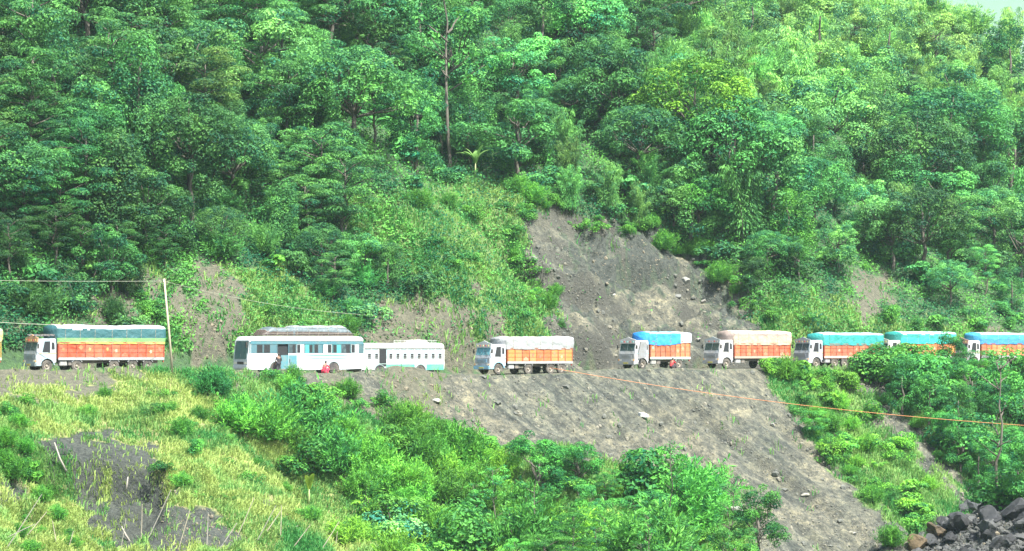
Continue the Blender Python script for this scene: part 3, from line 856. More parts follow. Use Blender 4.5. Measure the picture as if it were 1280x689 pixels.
# --- grass
def grass(name, P0, r, hmin, hmax, lab, tone0, col, bend=.5, wid=.045):
    n = len(P0)
    a = r.uniform(0, 6.28, n); h = r.uniform(hmin, hmax, n) * (.8 + .5 * np.maximum(fbm(P0[:, 0] / 1.5, P0[:, 1] / 1.5, 421, 2), -.5))
    d = np.stack([np.cos(a), np.sin(a), 0 * a], 1); w = np.stack([-np.sin(a + .7), np.cos(a + .7), 0 * a], 1) * wid * r.uniform(.6, 1.4, (n, 1))
    b = bend * r.uniform(.2, 1.2, n)
    p1 = P0 + d * (h * b * .35)[:, None]; p1[:, 2] += h * .6
    p2 = P0 + d * (h * b)[:, None]; p2[:, 2] += h * (1 - .35 * b)
    V = np.stack([P0 - w, P0 + w, p1 + w * .8, p1 - w * .8, p2 + w * .12, p2 - w * .12], 1).reshape(-1, 3)
    k = np.arange(n)[:, None] * 6
    Fq = np.concatenate([k + np.array([[0, 1, 2, 3]]), k + np.array([[3, 2, 4, 5]])])
    tn = np.clip(tone0 + fbm(P0[:, 0] / 3, P0[:, 1] / 3, 431, 3) * 1.0 + r.normal(size=n) * .18, 0, 1)
    o = link(name, fastmesh(name, V, Fq, GRASSM, {'tone': np.repeat(tn, 6)})); o.color = (*col, 1)
    return tag(o, lab, 'grass', kind='stuff')
px, py, X_, Y_, Z_, r = scatter(60000, -20, 1300, 462, 700, 902)
zt = zone_at(X_, Y_)
k1 = (zt == 2) | ((zt == 4) & (Y_ < 238) & (X_ < 0) & (r.random(len(zt)) < .05)) | ((zt == 5) & (r.random(len(zt)) < .04))
k2 = (zt == 1) | ((zt == 3) & (r.random(len(zt)) < .006))
def thick(P, n, sp, r):
    P = np.repeat(P, n, 0); P = P + r.normal(size=P.shape) * np.array([sp, sp, 0]); P[:, 2] = gheight(P[:, 0], P[:, 1]) - .03
    return P
PP = np.stack([X_, Y_, Z_], 1)
patch = fbm(PP[:, 0] / 4, PP[:, 1] / 4, 441, 3)
dryk = k1 & (patch > -.18); freshk = (k1 & (patch <= -.18)) | k2
grass('dry_grass', thick(PP[dryk], 5, .22, r), r, .3, .85, 'straw-yellow and pale green grass covering the near slope at the lower left', .75, (1.05, .98, .9), .7)
grass('green_grass', thick(PP[freshk], 5, .22, r), r, .35, .9, 'fresh green grass on the slopes below the road', .45, (.85, 1.0, .9), .6)
px, py, X_, Y_, Z_, r = scatter(26000, 0, 1300, 225, 445, 903)
zt = zone_at(X_, Y_); PP = np.stack([X_, Y_, Z_], 1); s_ = qs(X_, Y_)[1]
kk = ((zt == 1) | ((zt == 5) & (r.random(len(zt)) < .10)) | ((zt == 3) & (r.random(len(zt)) < .01))) & (s_ > 5.5)
grass('hill_grass', thick(PP[kk], 5, .25, r), r, .4, 1.1, 'long bright green grass on the spur and banks above the road', .5, (.85, .98, .85), .8, .055)

# ------------------------------------------------------------------ rocks
rockm, T_, N_, L_, B_ = newmat('stone')
tc_ = N_.new('ShaderNodeTexCoord'); oi_ = N_.new('ShaderNodeObjectInfo')
cc = ramp(N_, L_, noise(N_, L_, 1.7, 6, tc_.outputs['Object'], .7), [(0.3, (0.5, .5, .5)), (0.7, (1.15, 1.12, 1.05))])
L_.new(mixc(N_, L_, 1.0, cc, oi_.outputs['Color'], 'MULTIPLY'), B_.inputs['Base Color']); B_.inputs['Roughness'].default_value = .85
ICO = bmesh.new(); bmesh.ops.create_icosphere(ICO, subdivisions=1, radius=1)
IV = np.array([v.co[:] for v in ICO.verts]); IF = np.array([[v.index for v in f.verts] for f in ICO.faces]); ICO.free()
ICO = bmesh.new(); bmesh.ops.create_icosphere(ICO, subdivisions=3, radius=1)
IV3 = np.array([v.co[:] for v in ICO.verts]); IF3 = np.array([[v.index for v in f.verts] for f in ICO.faces]); ICO.free()
def rubble(name, P, rad, r, lab, col):
    n = len(P)
    sc = rad[:, None, None] * r.uniform(.45, 1.2, (n, 1, 3)) * r.uniform(.75, 1.2, (n, len(IV), 1))
    a = r.uniform(0, 6.28, n); R = np.zeros((n, 3, 3)); R[:, 0, 0] = np.cos(a); R[:, 0, 1] = -np.sin(a); R[:, 1, 0] = np.sin(a); R[:, 1, 1] = np.cos(a); R[:, 2, 2] = 1
    V = np.einsum('nij,nkj->nki', R, IV[None] * sc) + P[:, None, :]
    Fq = (IF[None] + np.arange(n)[:, None, None] * len(IV)).reshape(-1, 3)
    o = link(name, fastmesh(name, V.reshape(-1, 3), Fq, rockm)); o.color = (*col, 1)
    return tag(o, lab, 'rubble', kind='stuff')
px, py, X_, Y_, Z_, r = scatter(30000, 200, 1300, 250, 700, 904)
zt = zone_at(X_, Y_); PP = np.stack([X_, Y_, Z_], 1); s_ = qs(X_, Y_)[1]
k = (zt == 3) & (np.abs(s_) > 5)
rad = .05 + .10 * r.random(len(zt)) ** 3 + .28 * (r.random(len(zt)) < .035) * r.random(len(zt))
half = r.random(len(zt)) < .6
rubble('grey_rubble', PP[k & half], rad[k & half], r, 'loose grey stones strewn over the landslide scree', (.095, .10, .088))
rubble('tan_rubble', PP[k & ~half], rad[k & ~half] * .9, r, 'loose tan stones and clods strewn over the landslide scree', (.16, .152, .12))
k = ((zt == 5) | (zt == 4)) & (np.abs(s_) > 4.6)
rubble('soil_clods', PP[k], rad[k] * .8, r, 'earth clods and small stones along the road edge and banks', (.16, .14, .10))

px, py, X_, Y_, Z_, r = scatter(3500, 1100, 1300, 620, 700, 905)
k = (zone_at(X_, Y_) == 4) & (Y_ < 240)
rubble('outcrop_rubble', np.stack([X_, Y_, Z_], 1)[k], .06 + .22 * r.random(k.sum()) ** 2, r, 'broken dark stones and grit filling the lower right outcrop', (.06, .062, .06))
def boulder(px, py, sx, sy, sz, col, seed, label, group=None, name='boulder', rough=.35, rz=None):
    x, y, z = spot(px, py)
    r = np.random.default_rng(seed)
    V = IV3.copy()
    for k in range(14):
        n_ = unit(r.normal(size=(1, 3)))[0]; d_ = r.uniform(.45, .8); t_ = V @ n_; V = V - np.maximum(t_ - d_, 0)[:, None] * n_[None]
    V = V * (1 + rough * .25 * fbm(V[:, 0] * 2.5 + seed, V[:, 1] * 2.5 + V[:, 2] * 2, seed, 3))[:, None]
    o = link(name, fastmesh(name, V * np.array([sx, sy, sz]), IF3, rockm)); o.location = (x, y, z + sz * .35)
    o.rotation_euler = (r.uniform(-.2, .2), r.uniform(-.2, .2), r.uniform(0, 6.28) if rz is None else rz); o.color = (*col, 1)
    return tag(o, label, 'boulder', group)
boulder(803, 521, .68, .42, .36, (0.496, 0.512, 0.496), 1, 'pale whitish slab of rock lying alone high on the scree', rz=0)
boulder(918, 640, .9, .6, .5, (0.275, 0.280, 0.250), 2, 'pale grey boulder low on the scree beside the right foreground bushes')
boulder(966, 533, .35, .3, .25, (0.225, 0.225, 0.210), 5, 'grey rock in the upper scree left of the green strip')
boulder(1005, 620, .55, .3, .22, (0.250, 0.240, 0.210), 7, 'long flat tan rock low in the right scree')
boulder(1067, 668, .4, .3, .22, (0.310, 0.310, 0.290), 8, 'pale rock near the bottom of the right scree')
boulder(545, 503, .45, .35, .28, (0.250, 0.250, 0.230), 9, 'pale stone below the dirt heap beside the road')
boulder(668, 325, .4, .35, .3, (0.210, 0.210, 0.200), 10, 'grey rock on the left side of the landslide scar')
boulder(768, 370, .4, .3, .24, (0.250, 0.250, 0.225), 11, 'light rock on the ledge of the landslide scar')
boulder(858, 352, .6, .5, .38, (0.210, 0.210, 0.195), 12, 'grey block on the upper right of the landslide scar')
boulder(880, 378, .45, .4, .3, (0.220, 0.210, 0.190), 13, 'tan-grey block below the upper right block of the scar')
boulder(848, 372, .5, .4, .35, (0.125, 0.130, 0.125), 14, 'dark block left of the tan-grey block in the scar')
boulder(872, 425, .5, .4, .2, (0.300, 0.290, 0.260), 16, 'pale flat rock above the road behind the short truck')
rr_ = random.Random(5)
OUT = {}
kp = [(1150, 684, 1.1, 'brown stained jagged rock at the lower left end of the dark outcrop', (.13, .09, .04)), (1170, 670, 1.0, 'brown rock half way up the left flank of the dark outcrop', (.10, .07, .035)), (1215, 640, 1.7, 'jagged grey-black peak rock of the dark outcrop', (.05, .055, .062)),
      (1192, 660, 1.2, 'black rock left of the peak of the dark outcrop', (.028, .03, .034)), (1240, 655, 1.4, 'dark rock right of the peak of the dark outcrop', (.04, .043, .05)), (1270, 648, 1.5, 'dark rock at the right edge of the photo', (.035, .038, .045))]
for k, (a_, b_, sz, lb, c_) in enumerate(kp): boulder(a_, b_, sz, sz * .8, sz * .75, tuple(.55 * v for v in c_), 40 + k, lb, None, 'dark_rock', 1.6)
for k in range(75):
    a_ = rr_.uniform(1140, 1310); b_ = rr_.uniform(max(636, 696 - (a_ - 1130) * .8), 700); sz = .22 + .75 * rr_.random() ** 1.6
    ci = rr_.randrange(4) if a_ > 1190 or rr_.random() < .5 else 4
    c_ = [(.03, .033, .038), (.05, .055, .06), (.018, .02, .024), (.10, .105, .11), (.11, .08, .04)][ci]; cw = ['charcoal', 'slate grey', 'black', 'pale grey', 'brown'][ci]
    sw = 'small' if sz < .5 else 'middling' if sz < .72 else 'large'
    ww = ['left end', 'left flank', 'middle', 'right half', 'right end'][min(4, int((a_ - 1140) / 30))] ; vw = 'upper part' if b_ < 662 else 'foot'
    o = boulder(a_, b_, sz * rr_.uniform(.7, 1.3), sz, sz * rr_.uniform(.5, .9), tuple(.5 * v for v in c_), 60 + k, f'{sw} {cw} rock in the {vw} of the dark outcrop, {ww}', 'broken rocks of the lower right outcrop', 'outcrop_rock', 1.6)
    OUT.setdefault(o['label'], []).append((a_, o))
for lb, lst in OUT.items():
    if len(lst) > 1:
        for i, (a_, o) in enumerate(sorted(lst, key=lambda e: e[0])): o['label'] = lb.replace('in the ', '').replace('the dark', 'dark') + f', {ORD[i]} from left'
# ------------------------------------------------------------------ vehicles
RUB = paint((0.03, 0.028, 0.026), .85, .6, (.17, .15, .12))
RIM = paint((0.22, 0.20, 0.17), .6, .6)
BLACK = paint((0.02, 0.02, 0.022), .6, .35)
STEEL = paint((0.10, 0.095, 0.09), .55, .6)
GLASS = glassmat()
LAMP = paint((.75, .72, .6), .15, .1)
AMBER = paint((.8, .3, .03), .3, .1)
REDM = paint((.6, .03, .03), .4, .2)
DARKIN = paint((0.012, 0.014, 0.016), .9, .0)  # near-black panels paint the shade inside open doors and windows

_wheel = {}
def wheel(root, x, y, r=.5, side=-1, w=.28):
    key = (r, w)
    if key not in _wheel:
        m = MB(); m.lathe([(w / 2, r * .55), (w / 2, r * .93), (w * .36, r), (-w * .36, r), (-w / 2, r * .93), (-w / 2, r * .58), (-w * .42, r * .55)], 0, 0, 26)
        for k in range(26):
            a = 2 * math.pi * k / 26; c, s_ = math.cos(a), math.sin(a)
            m.add([(r * 1.0 * c, -w * .42, r * s_), (r * 1.03 * c, -w * .40, r * 1.03 * s_), (r * 1.03 * math.cos(a + .1), w * .40, r * 1.03 * math.sin(a + .1)), (r * math.cos(a + .1), w * .42, r * math.sin(a + .1))], [(0, 1, 2, 3)])
        tyre = m.mesh('tyre', RUB, smooth=False)
        m = MB(); m.lathe([(-w * .40, r * .57), (-w * .44, r * .50), (-w * .12, r * .40), (-w * .10, r * .24), (-w * .42, r * .20), (-w * .50, r * .14), (-w * .50, .001)], 0, 0, 20)
        for k in range(8):
            a = 2 * math.pi * k / 8; m.box(r * .31 * math.cos(a) - .02, r * .31 * math.cos(a) + .02, -w * .2, -w * .08, r * .31 * math.sin(a) - .02, r * .31 * math.sin(a) + .02)
        _wheel[key] = (tyre, m.mesh('rim', RIM, smooth=False))
    t, rm = _wheel[key]
    wo = link('wheel', t, root); wo.location = (x, y, r); wo.rotation_euler = (0, random.uniform(0, 6), 0 if side < 0 else math.pi)
    link('rim', rm, wo)

def arc(cx, cz, r, a0, a1, n):
    return [(cx + r * math.cos(math.radians(a0 + (a1 - a0) * i / (n - 1))), cz + r * math.sin(math.radians(a0 + (a1 - a0) * i / (n - 1)))) for i in range(n)]

def cargo_tarp(root, x0, x1, W, z_hem, z_top, bands, seed, hem=None, tilt=0.0, arch=.16, colour_at=None, ropes=6, rope_col=(.35, .3, .22)):
    """ bands: list of (z_from, colour) from the hem up; the cover is one sheet draped over the hoops """
    nx_ = 44; cols = [b[1] for b in bands]  # the paler top band paints the sunlit shoulder into the cloth colour
    mats = [clothmat(c) for c in cols]; V = []; Fs = []; MI = []
    H = z_top - z_hem; w = W / 2 + .05
    prof = []
    for k in range(9): prof.append((-w, k / 8 * .80))
    for k in range(1, 6):
        a = k / 5 * math.pi / 2; prof.append((-w + .30 * (1 - math.cos(a)), .80 + .13 * math.sin(a)))
    for k in range(1, 6): prof.append((-w + .30 + (w - .30) * k / 5, .93 + .07 * math.sin(k / 5 * math.pi / 2)))
    full = prof + [(-y, h) for y, h in prof[-2::-1]]
    for i in range(nx_ + 1):
        u = i / nx_; x = x0 + (x1 - x0) * u
        hz = hem(u) if hem else z_hem
        sag = .010 * math.sin(u * (ropes + 1) * math.pi * 2) + (.05 + .012 * (seed % 8)) * (fbm(np.array([u * 5.]), np.array([seed * 3.1]), seed, 3)[0])
        for j, (y, h) in enumerate(full):
            zt_ = z_top + tilt * (u - .5) + sag * (h > .6)
            z = hz + (zt_ - hz) * h
            if h < .02: z += .03 * math.sin(u * 31 + seed) * math.sin(u * 17) - .02
            dy = (.010 * math.sin(u * 47 + j * .7 + seed) + .035 * fbm(np.array([u * 14.]), np.array([j * .35 + seed]), seed, 2)[0]) * (1 if y < 0 else -1) * (h < .85)
            ex = .10 * math.sin(min(h, 1) * 3.1) if i in (0, nx_) else 0
            V.append((x + (-ex if i == 0 else ex), y + dy, z))
    K = len(full)
    for i in range(nx_):
        for j in range(K - 1):
            Fs.append((i * K + j, (i + 1) * K + j, (i + 1) * K + j + 1, i * K + j + 1))
            zc = V[i * K + j][2]; zc = (zc + V[i * K + j + 1][2]) / 2; h = full[j][1]
            b = 0
            for q_, (zf, c_) in enumerate(bands):
                if zc > zf: b = q_
            if colour_at: b = colour_at((i + .5) / nx_, (full[j][1] + full[j + 1][1]) / 2, b)
            MI.append(b)
    n0 = len(V)
    cb_ = 0 if colour_at else max(0, len(bands) - 2)
    Fs.append(tuple(range(K))); MI.append(cb_); Fs.append(tuple(nx_ * K + j for j in range(K))[::-1]); MI.append(cb_)
    m = MB(); m.v = V; m.f = Fs; m.m = MI
    t = m.build('tarpaulin', mats, root, smooth=True)
    rp = MB()
    for k in range(ropes):
        i = int((k + .5) / ropes * nx_)
        pts = [(V[i * K + j][0] + .05 * (j % 2), V[i * K + j][1] * 1.012, V[i * K + j][2] + .012) for j in range(0, K)]
        rp.tube(pts, .014, 4)
    rp.build('rope', paint(rope_col, .9, .2), t)
    return t

def truck(name, label, L, loc, rz, cabc, cab2, body, tarp, wheels, nb, W=2.45, seed=1, cabL=1.95, rail=(.27, .29, .30), headc=(.35, .36, .37), roof=None, wsc=(.03, .06, .07), door_open=False, z_side=2.36, trim=(.75, .6, .2), grp='trucks waiting in a line along the dirt road'):
    R_ = random.Random(seed)
    root = empty(name, loc, rz, label, 'truck', grp)
    hx0 = -L / 2; w = W / 2
    wsm = paint(wsc, .12, .15); cm = paint(cabc, .4, .45); c2 = paint(cab2, .4, .35); rl = paint(rail, .5, .4)  # windscreen colour has the reflected sky painted in
    # cab shell: side profile with a wheel arch, pulled in at the front corners
    wx = hx0 + 1.05
    prof = [(hx0 + .02, .62), (hx0, 1.55), (hx0 + .05, 1.78), (hx0 + .30, 2.72), (hx0 + .46, 2.84), (hx0 + cabL - .1, 2.88), (hx0 + cabL, 2.8), (hx0 + cabL, .78)] + arc(wx, .52, .64, 18, 162, 10) + [(hx0 + .40, .62)]
    m = MB(); m.prism(prof, -w + .05, w - .05); m.build('cab', cm, root, bevel=.05)
    # arch lining and step
    m = MB(); o1 = arc(wx, .52, .70, 8, 172, 12); i1 = arc(wx, .52, .62, 172, 8, 12)
    m.prism(o1 + i1, -w - .02, -w + .12); m.build('mudguard', c2, root); m = MB(); m.prism(o1 + i1, w - .12, w + .02); m.build('mudguard', c2, root)
    # windscreen in two panes
    def scr(u, v, d):   # point on the sloping front
        x = hx0 + .05 + .25 * v - d * .97; z = 1.78 + .94 * v + d * .26
        return (x, (-w + .16) + (W - .32) * u, z)
    for a, b in ((.02, .485), (.515, .98)):
        m = MB(); m.add([scr(a, .06, .012), scr(b, .06, .012), scr(b, .80, .012), scr(a, .80, .012), scr(a, .06, -.02), scr(b, .06, -.02), scr(b, .80, -.02), scr(a, .80, -.02)], [(0, 1, 2, 3), (4, 7, 6, 5), (0, 4, 5, 1), (1, 5, 6, 2), (2, 6, 7, 3), (3, 7, 4, 0)])
        m.build('windscreen', wsm, root)
    m = MB(); m.tube([scr(.1, .07, .04), scr(.42, .6, .04)], .012, 4); m.tube([scr(.55, .07, .04), scr(.88, .6, .04)], .012, 4); m.build('wiper', BLACK, root)
    # painted sun visor board and crown above the windscreen
    m = MB(); x = hx0 - .02
    pr = [(-w + .1, 2.55), (w - .1, 2.55), (w - .05, 2.92), (w * .55, 3.02), (0.0, 3.20), (-w * .55, 3.02), (-w + .05, 2.92)]
    n = len(pr); m.add([(x + .16 + (z - 2.55) * .1, y, z) for y, z in pr] + [(x + .24 + (z - 2.55) * .1, y, z) for y, z in pr], [tuple(range(n)), tuple(range(2 * n - 1, n - 1, -1))] + [(i, (i + 1) % n, (i + 1) % n + n, i + n) for i in range(n)])
    hb = m.build('sun_visor', paint(headc, .45, .3), root)
    m = MB()
    for k in range(5): m.lathe([(0, .001), (0, .001)], 0, 0, 3) if False else m.box(hx0 + .10, hx0 + .145, -w + .35 + k * .42, -w + .50 + k * .42, 2.66, 2.80, k % 2)
    m.build('painted_motif', [paint(trim, .4), paint((.55, .08, .06), .4)], hb)
    # grille, bumper, lights, number board
    m = MB()
    m.box(hx0 - .025, hx0 + .03, -w + .5, w - .5, 1.12, 1.44, 0)
    for k in range(4): m.box(hx0 - .04, hx0 - .02, -w + .55, w - .55, 1.15 + k * .07, 1.19 + k * .07, 1)
    m.build('grille', [paint(tuple(.8 * c for c in cab2), .5), cm], root, bevel=.006)
    m = MB(); m.box(hx0 - .12, hx0 + .06, -w, w, .48, .80); m.box(hx0 - .10, hx0 + .5, -w + .0, -w + .08, .5, .78); m.build('bumper', c2, root, bevel=.03)
    for s in (-1, 1):
        m = MB(); m.box(hx0 - .05, hx0 + .0, s * (w - .36) - .15, s * (w - .36) + .15, .84, 1.02); m.build('headlight', LAMP, root, bevel=.02)
        m = MB(); m.box(hx0 - .04, hx0 + .0, s * (w - .13) - .05, s * (w - .13) + .05, .86, 1.0); m.build('indicator', AMBER, root)
        m = MB(); m.tube([(hx0 + .35, s * (w - .02), 2.45), (hx0 + .12, s * (w + .20), 2.42), (hx0 + .10, s * (w + .22), 1.98), (hx0 + .3, s * (w - .02), 1.9)], .014, 5)
        m.box(hx0 + .07, hx0 + .12, s * (w + .20) - .10, s * (w + .20) + .10, 2.02, 2.38); m.build('mirror', BLACK, root)
    m = MB(); m.box(hx0 - .14, hx0 - .115, -.35, .35, .56, .70); m.build('number_board', paint((.7, .6, .1), .5), root)
    # doors with window, both sides; rear quarter window
    for s in (-1, 1):
        yo = s * (w - .05)
        ya, yb = (yo - .025, yo + .012) if s < 0 else (yo - .012, yo + .025)
        dx0, dx1 = hx0 + .72, hx0 + 1.36
        dp = [(dx0 - .30, 1.05), (dx0 - .18, 1.75), (dx0 + .02, 2.70), (dx1, 2.72), (dx1, 1.22), (dx1 - .08, 1.16)]
        if door_open and s < 0:
            m = MB(); m.prism(dp, ya, yb + .02); m.build('doorway_shade', DARKIN, root)
            ex = Vector((dx0 - .3, yo - .02, 0)); ang = math.radians(62); m = MB()
            P_ = [(p[0] - dx0 + .3, p[1]) for p in dp]
            vs = []
            for off in (0, .04):
                for px_, z_ in P_: vs.append((ex.x + px_ * math.cos(ang) + off * math.sin(ang), ex.y - px_ * math.sin(ang) + off * math.cos(ang), z_))
            n = len(P_); m.add(vs, [tuple(range(n)), tuple(range(2 * n - 1, n - 1, -1))] + [(i, (i + 1) % n, (i + 1) % n + n, i + n) for i in range(n)]); d = m.build('door', cm, root)
        else:
            m = MB(); m.prism(dp, ya, yb); d = m.build('door', c2 if R_.random() < .4 else cm, root, bevel=.008)
            m = MB(); m.prism([(dx0 - .12, 1.68), (dx0 + .10, 2.60), (dx1 - .03, 2.62), (dx1 - .03, 1.68)], ya - .008, yb + .008); m.build('door_window', DARKIN if s < 0 else GLASS, d)
            m = MB(); m.box(dx1 - .2, dx1 - .06, ya - .03, yb + .03, 1.62, 1.66); m.build('handle', BLACK, d)
        m = MB(); m.prism([(hx0 + 1.50, 1.95), (hx0 + 1.50, 2.50), (hx0 + 1.62, 2.54), (hx0 + 1.74, 2.42), (hx0 + 1.76, 1.95)], ya - .004, yb + .004); m.build('side_window', DARKIN, root)
        m = MB(); m.box(hx0 + .30, hx0 + cabL - .03, ya - .006, yb + .006, 1.60 - .04, 1.60); m.build('paint_stripe', paint(trim, .4), root)
        m = MB(); m.box(hx0 + 1.72, hx0 + cabL + .12, s * (w - .12) - .10, s * (w - .12) + .10, .55, .62); m.build('step', STEEL, root)
    if roof:
        m = MB(); rr2 = random.Random(seed + 9)
        for k in range(11):
            cx_, cy_ = hx0 + rr2.uniform(.35, cabL - .2), rr2.uniform(-w + .2, w - .2); s_ = rr2.uniform(.14, .26)
            m.add([(cx_ + v[0] * s_ * 1.3, cy_ + v[1] * s_ * 1.3, 2.98 + abs(v[2]) * s_ + rr2.uniform(-.03, .03)) for v in IV], [tuple(f) for f in IF])
        m.build('roof_bundle', paint(roof, .9, .3), root)
        m = MB()
        for s in (-1, 1): m.tube([(hx0 + .3, s * (w - .15), 2.9), (hx0 + .3, s * (w - .15), 3.2), (hx0 + cabL - .1, s * (w - .15), 3.2), (hx0 + cabL - .1, s * (w - .15), 2.9)], .02, 5)
        m.build('roof_rail', STEEL, root)
    # chassis
    bx = hx0 + cabL + .14
    m = MB()
    for s in (-1, 1): m.box(hx0 + .6, L / 2 - .25, s * .45 - .05, s * .45 + .05, .72, .98)
    for k in range(6): m.box(hx0 + 1.2 + k * (L - 1.8) / 6, hx0 + 1.3 + k * (L - 1.8) / 6, -.4, .4, .78, .94)
    m.build('chassis', STEEL, root)
    m = MB(); m.box(bx, L / 2, -w + .02, w - .02, .99, 1.12); m.build('cargo_floor', BLACK, root)
    m = MB(); m.box(bx, L / 2 + .02, -w - .035, -w + .02, 1.0, 1.24); m.box(bx, L / 2 + .02, w - .02, w + .035, 1.0, 1.24); m.build('lower_rail', rl, root, bevel=.01)
    # boxes hung under the bed
    fx = bx + .15
    m = MB(); m.box(fx, fx + .75, -w + .06, -w + .5, .5, .93); m.build('fuel_tank', paint((.28, .3, .3), .4, .5), root, bevel=.06)
    m = MB(); m.box(fx + .85, fx + 1.3, -w + .1, -w + .45, .55, .93); m.build('battery_box', STEEL, root, bevel=.02)
    # side boards: bays between posts
    bw = (L / 2 - bx - .1) / nb
    body = (body[0] * .84, body[1] * .72, body[2] * .5)
    main = paint(body, .65, .30, scale=1.2); alt = paint((min(1, body[0] * 1.12), body[1] * 1.5 + .02, body[2] + .02), .65, .3, scale=1.2)
    pale = paint((.42, .28, .18), .5, .3); m3 = [main, main, alt, pale, main, alt]
    zt = z_side
    for s in (-1, 1):
        m = MB(); m.box(bx + .02, L / 2 - .02, *((-w + .035, -w + .06) if s < 0 else (w - .06, w - .035)), 1.13, zt); m.build('dark_backing', BLACK, root)  # black sheet added behind the planks so their gaps look shaded
        for k in range(nb):
            a = bx + .05 + k * bw
            m = MB()
            yy0, yy1 = (-w + .0, -w + .04) if s < 0 else (w - .04, w)
            nr = 3
            for r_ in range(nr):
                h0 = 1.255 + (zt - 1.25) / nr * r_; h1 = 1.215 + (zt - 1.25) / nr * (r_ + 1)
                m.box(a + .04, a + bw - .04, yy0, yy1, h0, h1)
            o_ = m.build('side_panel', main if R_.random() < .6 else alt, root)
            if s < 0 and R_.random() < .75:
                m = MB(); cx_ = a + bw / 2; hz_ = 1.25 + (zt - 1.25) * R_.uniform(.35, .7); kk = R_.choice([0, 1, 2])
                if kk == 0:
                    vs = [(cx_ + .17 * math.cos(i * math.pi / 5) * (1 if i % 2 else .55), 0, hz_ + .2 * math.sin(i * math.pi / 5) * (1 if i % 2 else .55)) for i in range(10)]
                elif kk == 1: vs = [(cx_ - bw * .3, 0, hz_), (cx_, 0, hz_ - .22), (cx_ + bw * .3, 0, hz_), (cx_, 0, hz_ + .22)]
                else: vs = [(cx_ - bw * .34, 0, 1.30), (cx_ + bw * .34, 0, 1.30), (cx_ + bw * .30, 0, 1.52), (cx_, 0, 1.66), (cx_ - bw * .30, 0, 1.52)]
                n = len(vs); m.add([(v[0], yy0 - .012, v[2]) for v in vs] + [(v[0], yy0 + .005, v[2]) for v in vs], [tuple(range(n)), tuple(range(2 * n - 1, n - 1, -1))] + [(i, (i + 1) % n, (i + 1) % n + n, i + n) for i in range(n)])
                m.build('painted_motif', paint(R_.choice([(.42, .24, .13), tuple(.6 * c_ for c_ in trim), (.46, .34, .24), (.34, .08, .03), (.5, .14, .05)]), .5, .6), o_)
        m = MB()
        yy0, yy1 = (-w - .045, -w + .03) if s < 0 else (w - .03, w + .045)
        for k in range(nb + 1): m.box(bx + .05 + k * bw - .035, bx + .05 + k * bw + .035, yy0, yy1, 1.24, zt + .02)
        m.box(bx, L / 2, yy0, yy1, zt + .022, zt + .10)
        m.build('side_frame', paint(tuple(.45 * c for c in body), .5, .4), root)
    m = MB(); m.box(bx - .02, bx + .05, -w, w, 1.12, z_side + .95); m.build('front_bulkhead', paint(body, .5), root)
    m = MB(); m.box(L / 2 - .02, L / 2 + .045, -w + .02, w - .02, 1.13, z_side); m.build('tailgate', paint(body, .5), root)
    for s in (-1, 1):
        m = MB(); m.box(L / 2 + .0, L / 2 + .05, s * (w - .25) - .09, s * (w - .25) + .09, .82, .95); m.build('tail_light', REDM, root)
    cargo_tarp(root, bx - .08, L / 2 + .04, W, seed=seed, **tarp)
    # wheels
    wheel(root, wx, -w + .17); wheel(root, wx, w - .17, side=1)
    for x in wheels:
        wheel(root, hx0 + x, -w + .17); wheel(root, hx0 + x, w - .17, side=1)
        for s in (-1, 1):
            m = MB(); m.prism(arc(hx0 + x, .5, .62, 35, 145, 8) + arc(hx0 + x, .5, .57, 145, 35, 8), s * (w - .17) - .17, s * (w - .17) + .17); m.build('rear_mudguard', STEEL if R_.random() < .5 else rl, root)
    m = MB()
    for x in wheels: m.tube([(hx0 + x, -w + .2, .5), (hx0 + x, w - .2, .5)], .07, 6)
    m.tube([(wx, -w + .2, .5), (wx, w - .2, .5)], .06, 6); m.build('axle', STEEL, root)
    return root

def place(px_front, px_rear, base_py, yaw, L, W=2.45, s_shift=0.0):
    """ stand a vehicle on the road so that its near side spans the given image columns; returns location and rotation """
    best = None
    for k in range(400):
        q_ = -75 + k * .4
        x, y = xy(q_, s_shift)
        c, s = math.cos(yaw), math.sin(yaw)
        f = (x - c * L / 2 + s * W / 2, y - s * L / 2 - c * W / 2); b = (x + c * L / 2 + s * W / 2, y + s * L / 2 - c * W / 2)
        pf = 640 + f[0] / f[1] * FPX; pb = 640 + b[0] / b[1] * FPX
        e = abs((pf + pb) / 2 - (px_front + px_rear) / 2)
        if best is None or e < best[0]: best = (e, x, y, pf, pb)
    return (best[1], best[2], float(dipf(qs(best[1], best[2])[0])) + .02), yaw

OR = (0.484, 0.086, 0.025)
D = math.radians
l, a = place(44, 204, 0, D(36), 12.4)
truck('cargo_truck', 'long orange-sided truck with pale-topped dark teal and light green striped tarpaulin at the far left', 12.4, l, a, (0.343, 0.396, 0.422), (0.264, 0.363, 0.396), (0.546, 0.061, 0.014),
      dict(z_hem=2.42, z_top=4.05, bands=[(0, (0.360, 0.300, 0.070)), (2.55, (0.140, 0.360, 0.100)), (2.92, (0.020, 0.090, 0.100)), (3.66, (0.409, 0.436, 0.449))], ropes=7),
      [3.9, 7.5, 9.3, 10.8], 12, seed=3, headc=(0.550, 0.300, 0.160), roof=(0.050, 0.050, 0.060), z_side=2.45, trim=(0.600, 0.450, 0.120))
l, a = place(613, 717, 0, D(38), 10.1)
truck('cargo_truck', 'orange-sided truck with plain grey tarpaulin and light blue cab front, right of the white buses', 10.1, l, a, (0.396, 0.436, 0.488), (0.250, 0.520, 0.660), (0.562, 0.144, 0.035),
      dict(z_hem=2.40, z_top=3.62, bands=[(0, (0.240, 0.250, 0.250)), (3.36, (0.409, 0.422, 0.416))], ropes=5),
      [4.7, 7.4, 8.75], 9, wsc=(.12, .32, .38), seed=5, headc=(0.409, 0.436, 0.449), z_side=2.42, trim=(0.800, 0.700, 0.300))  # cyan pane colour paints the sky mirrored in the windscreen
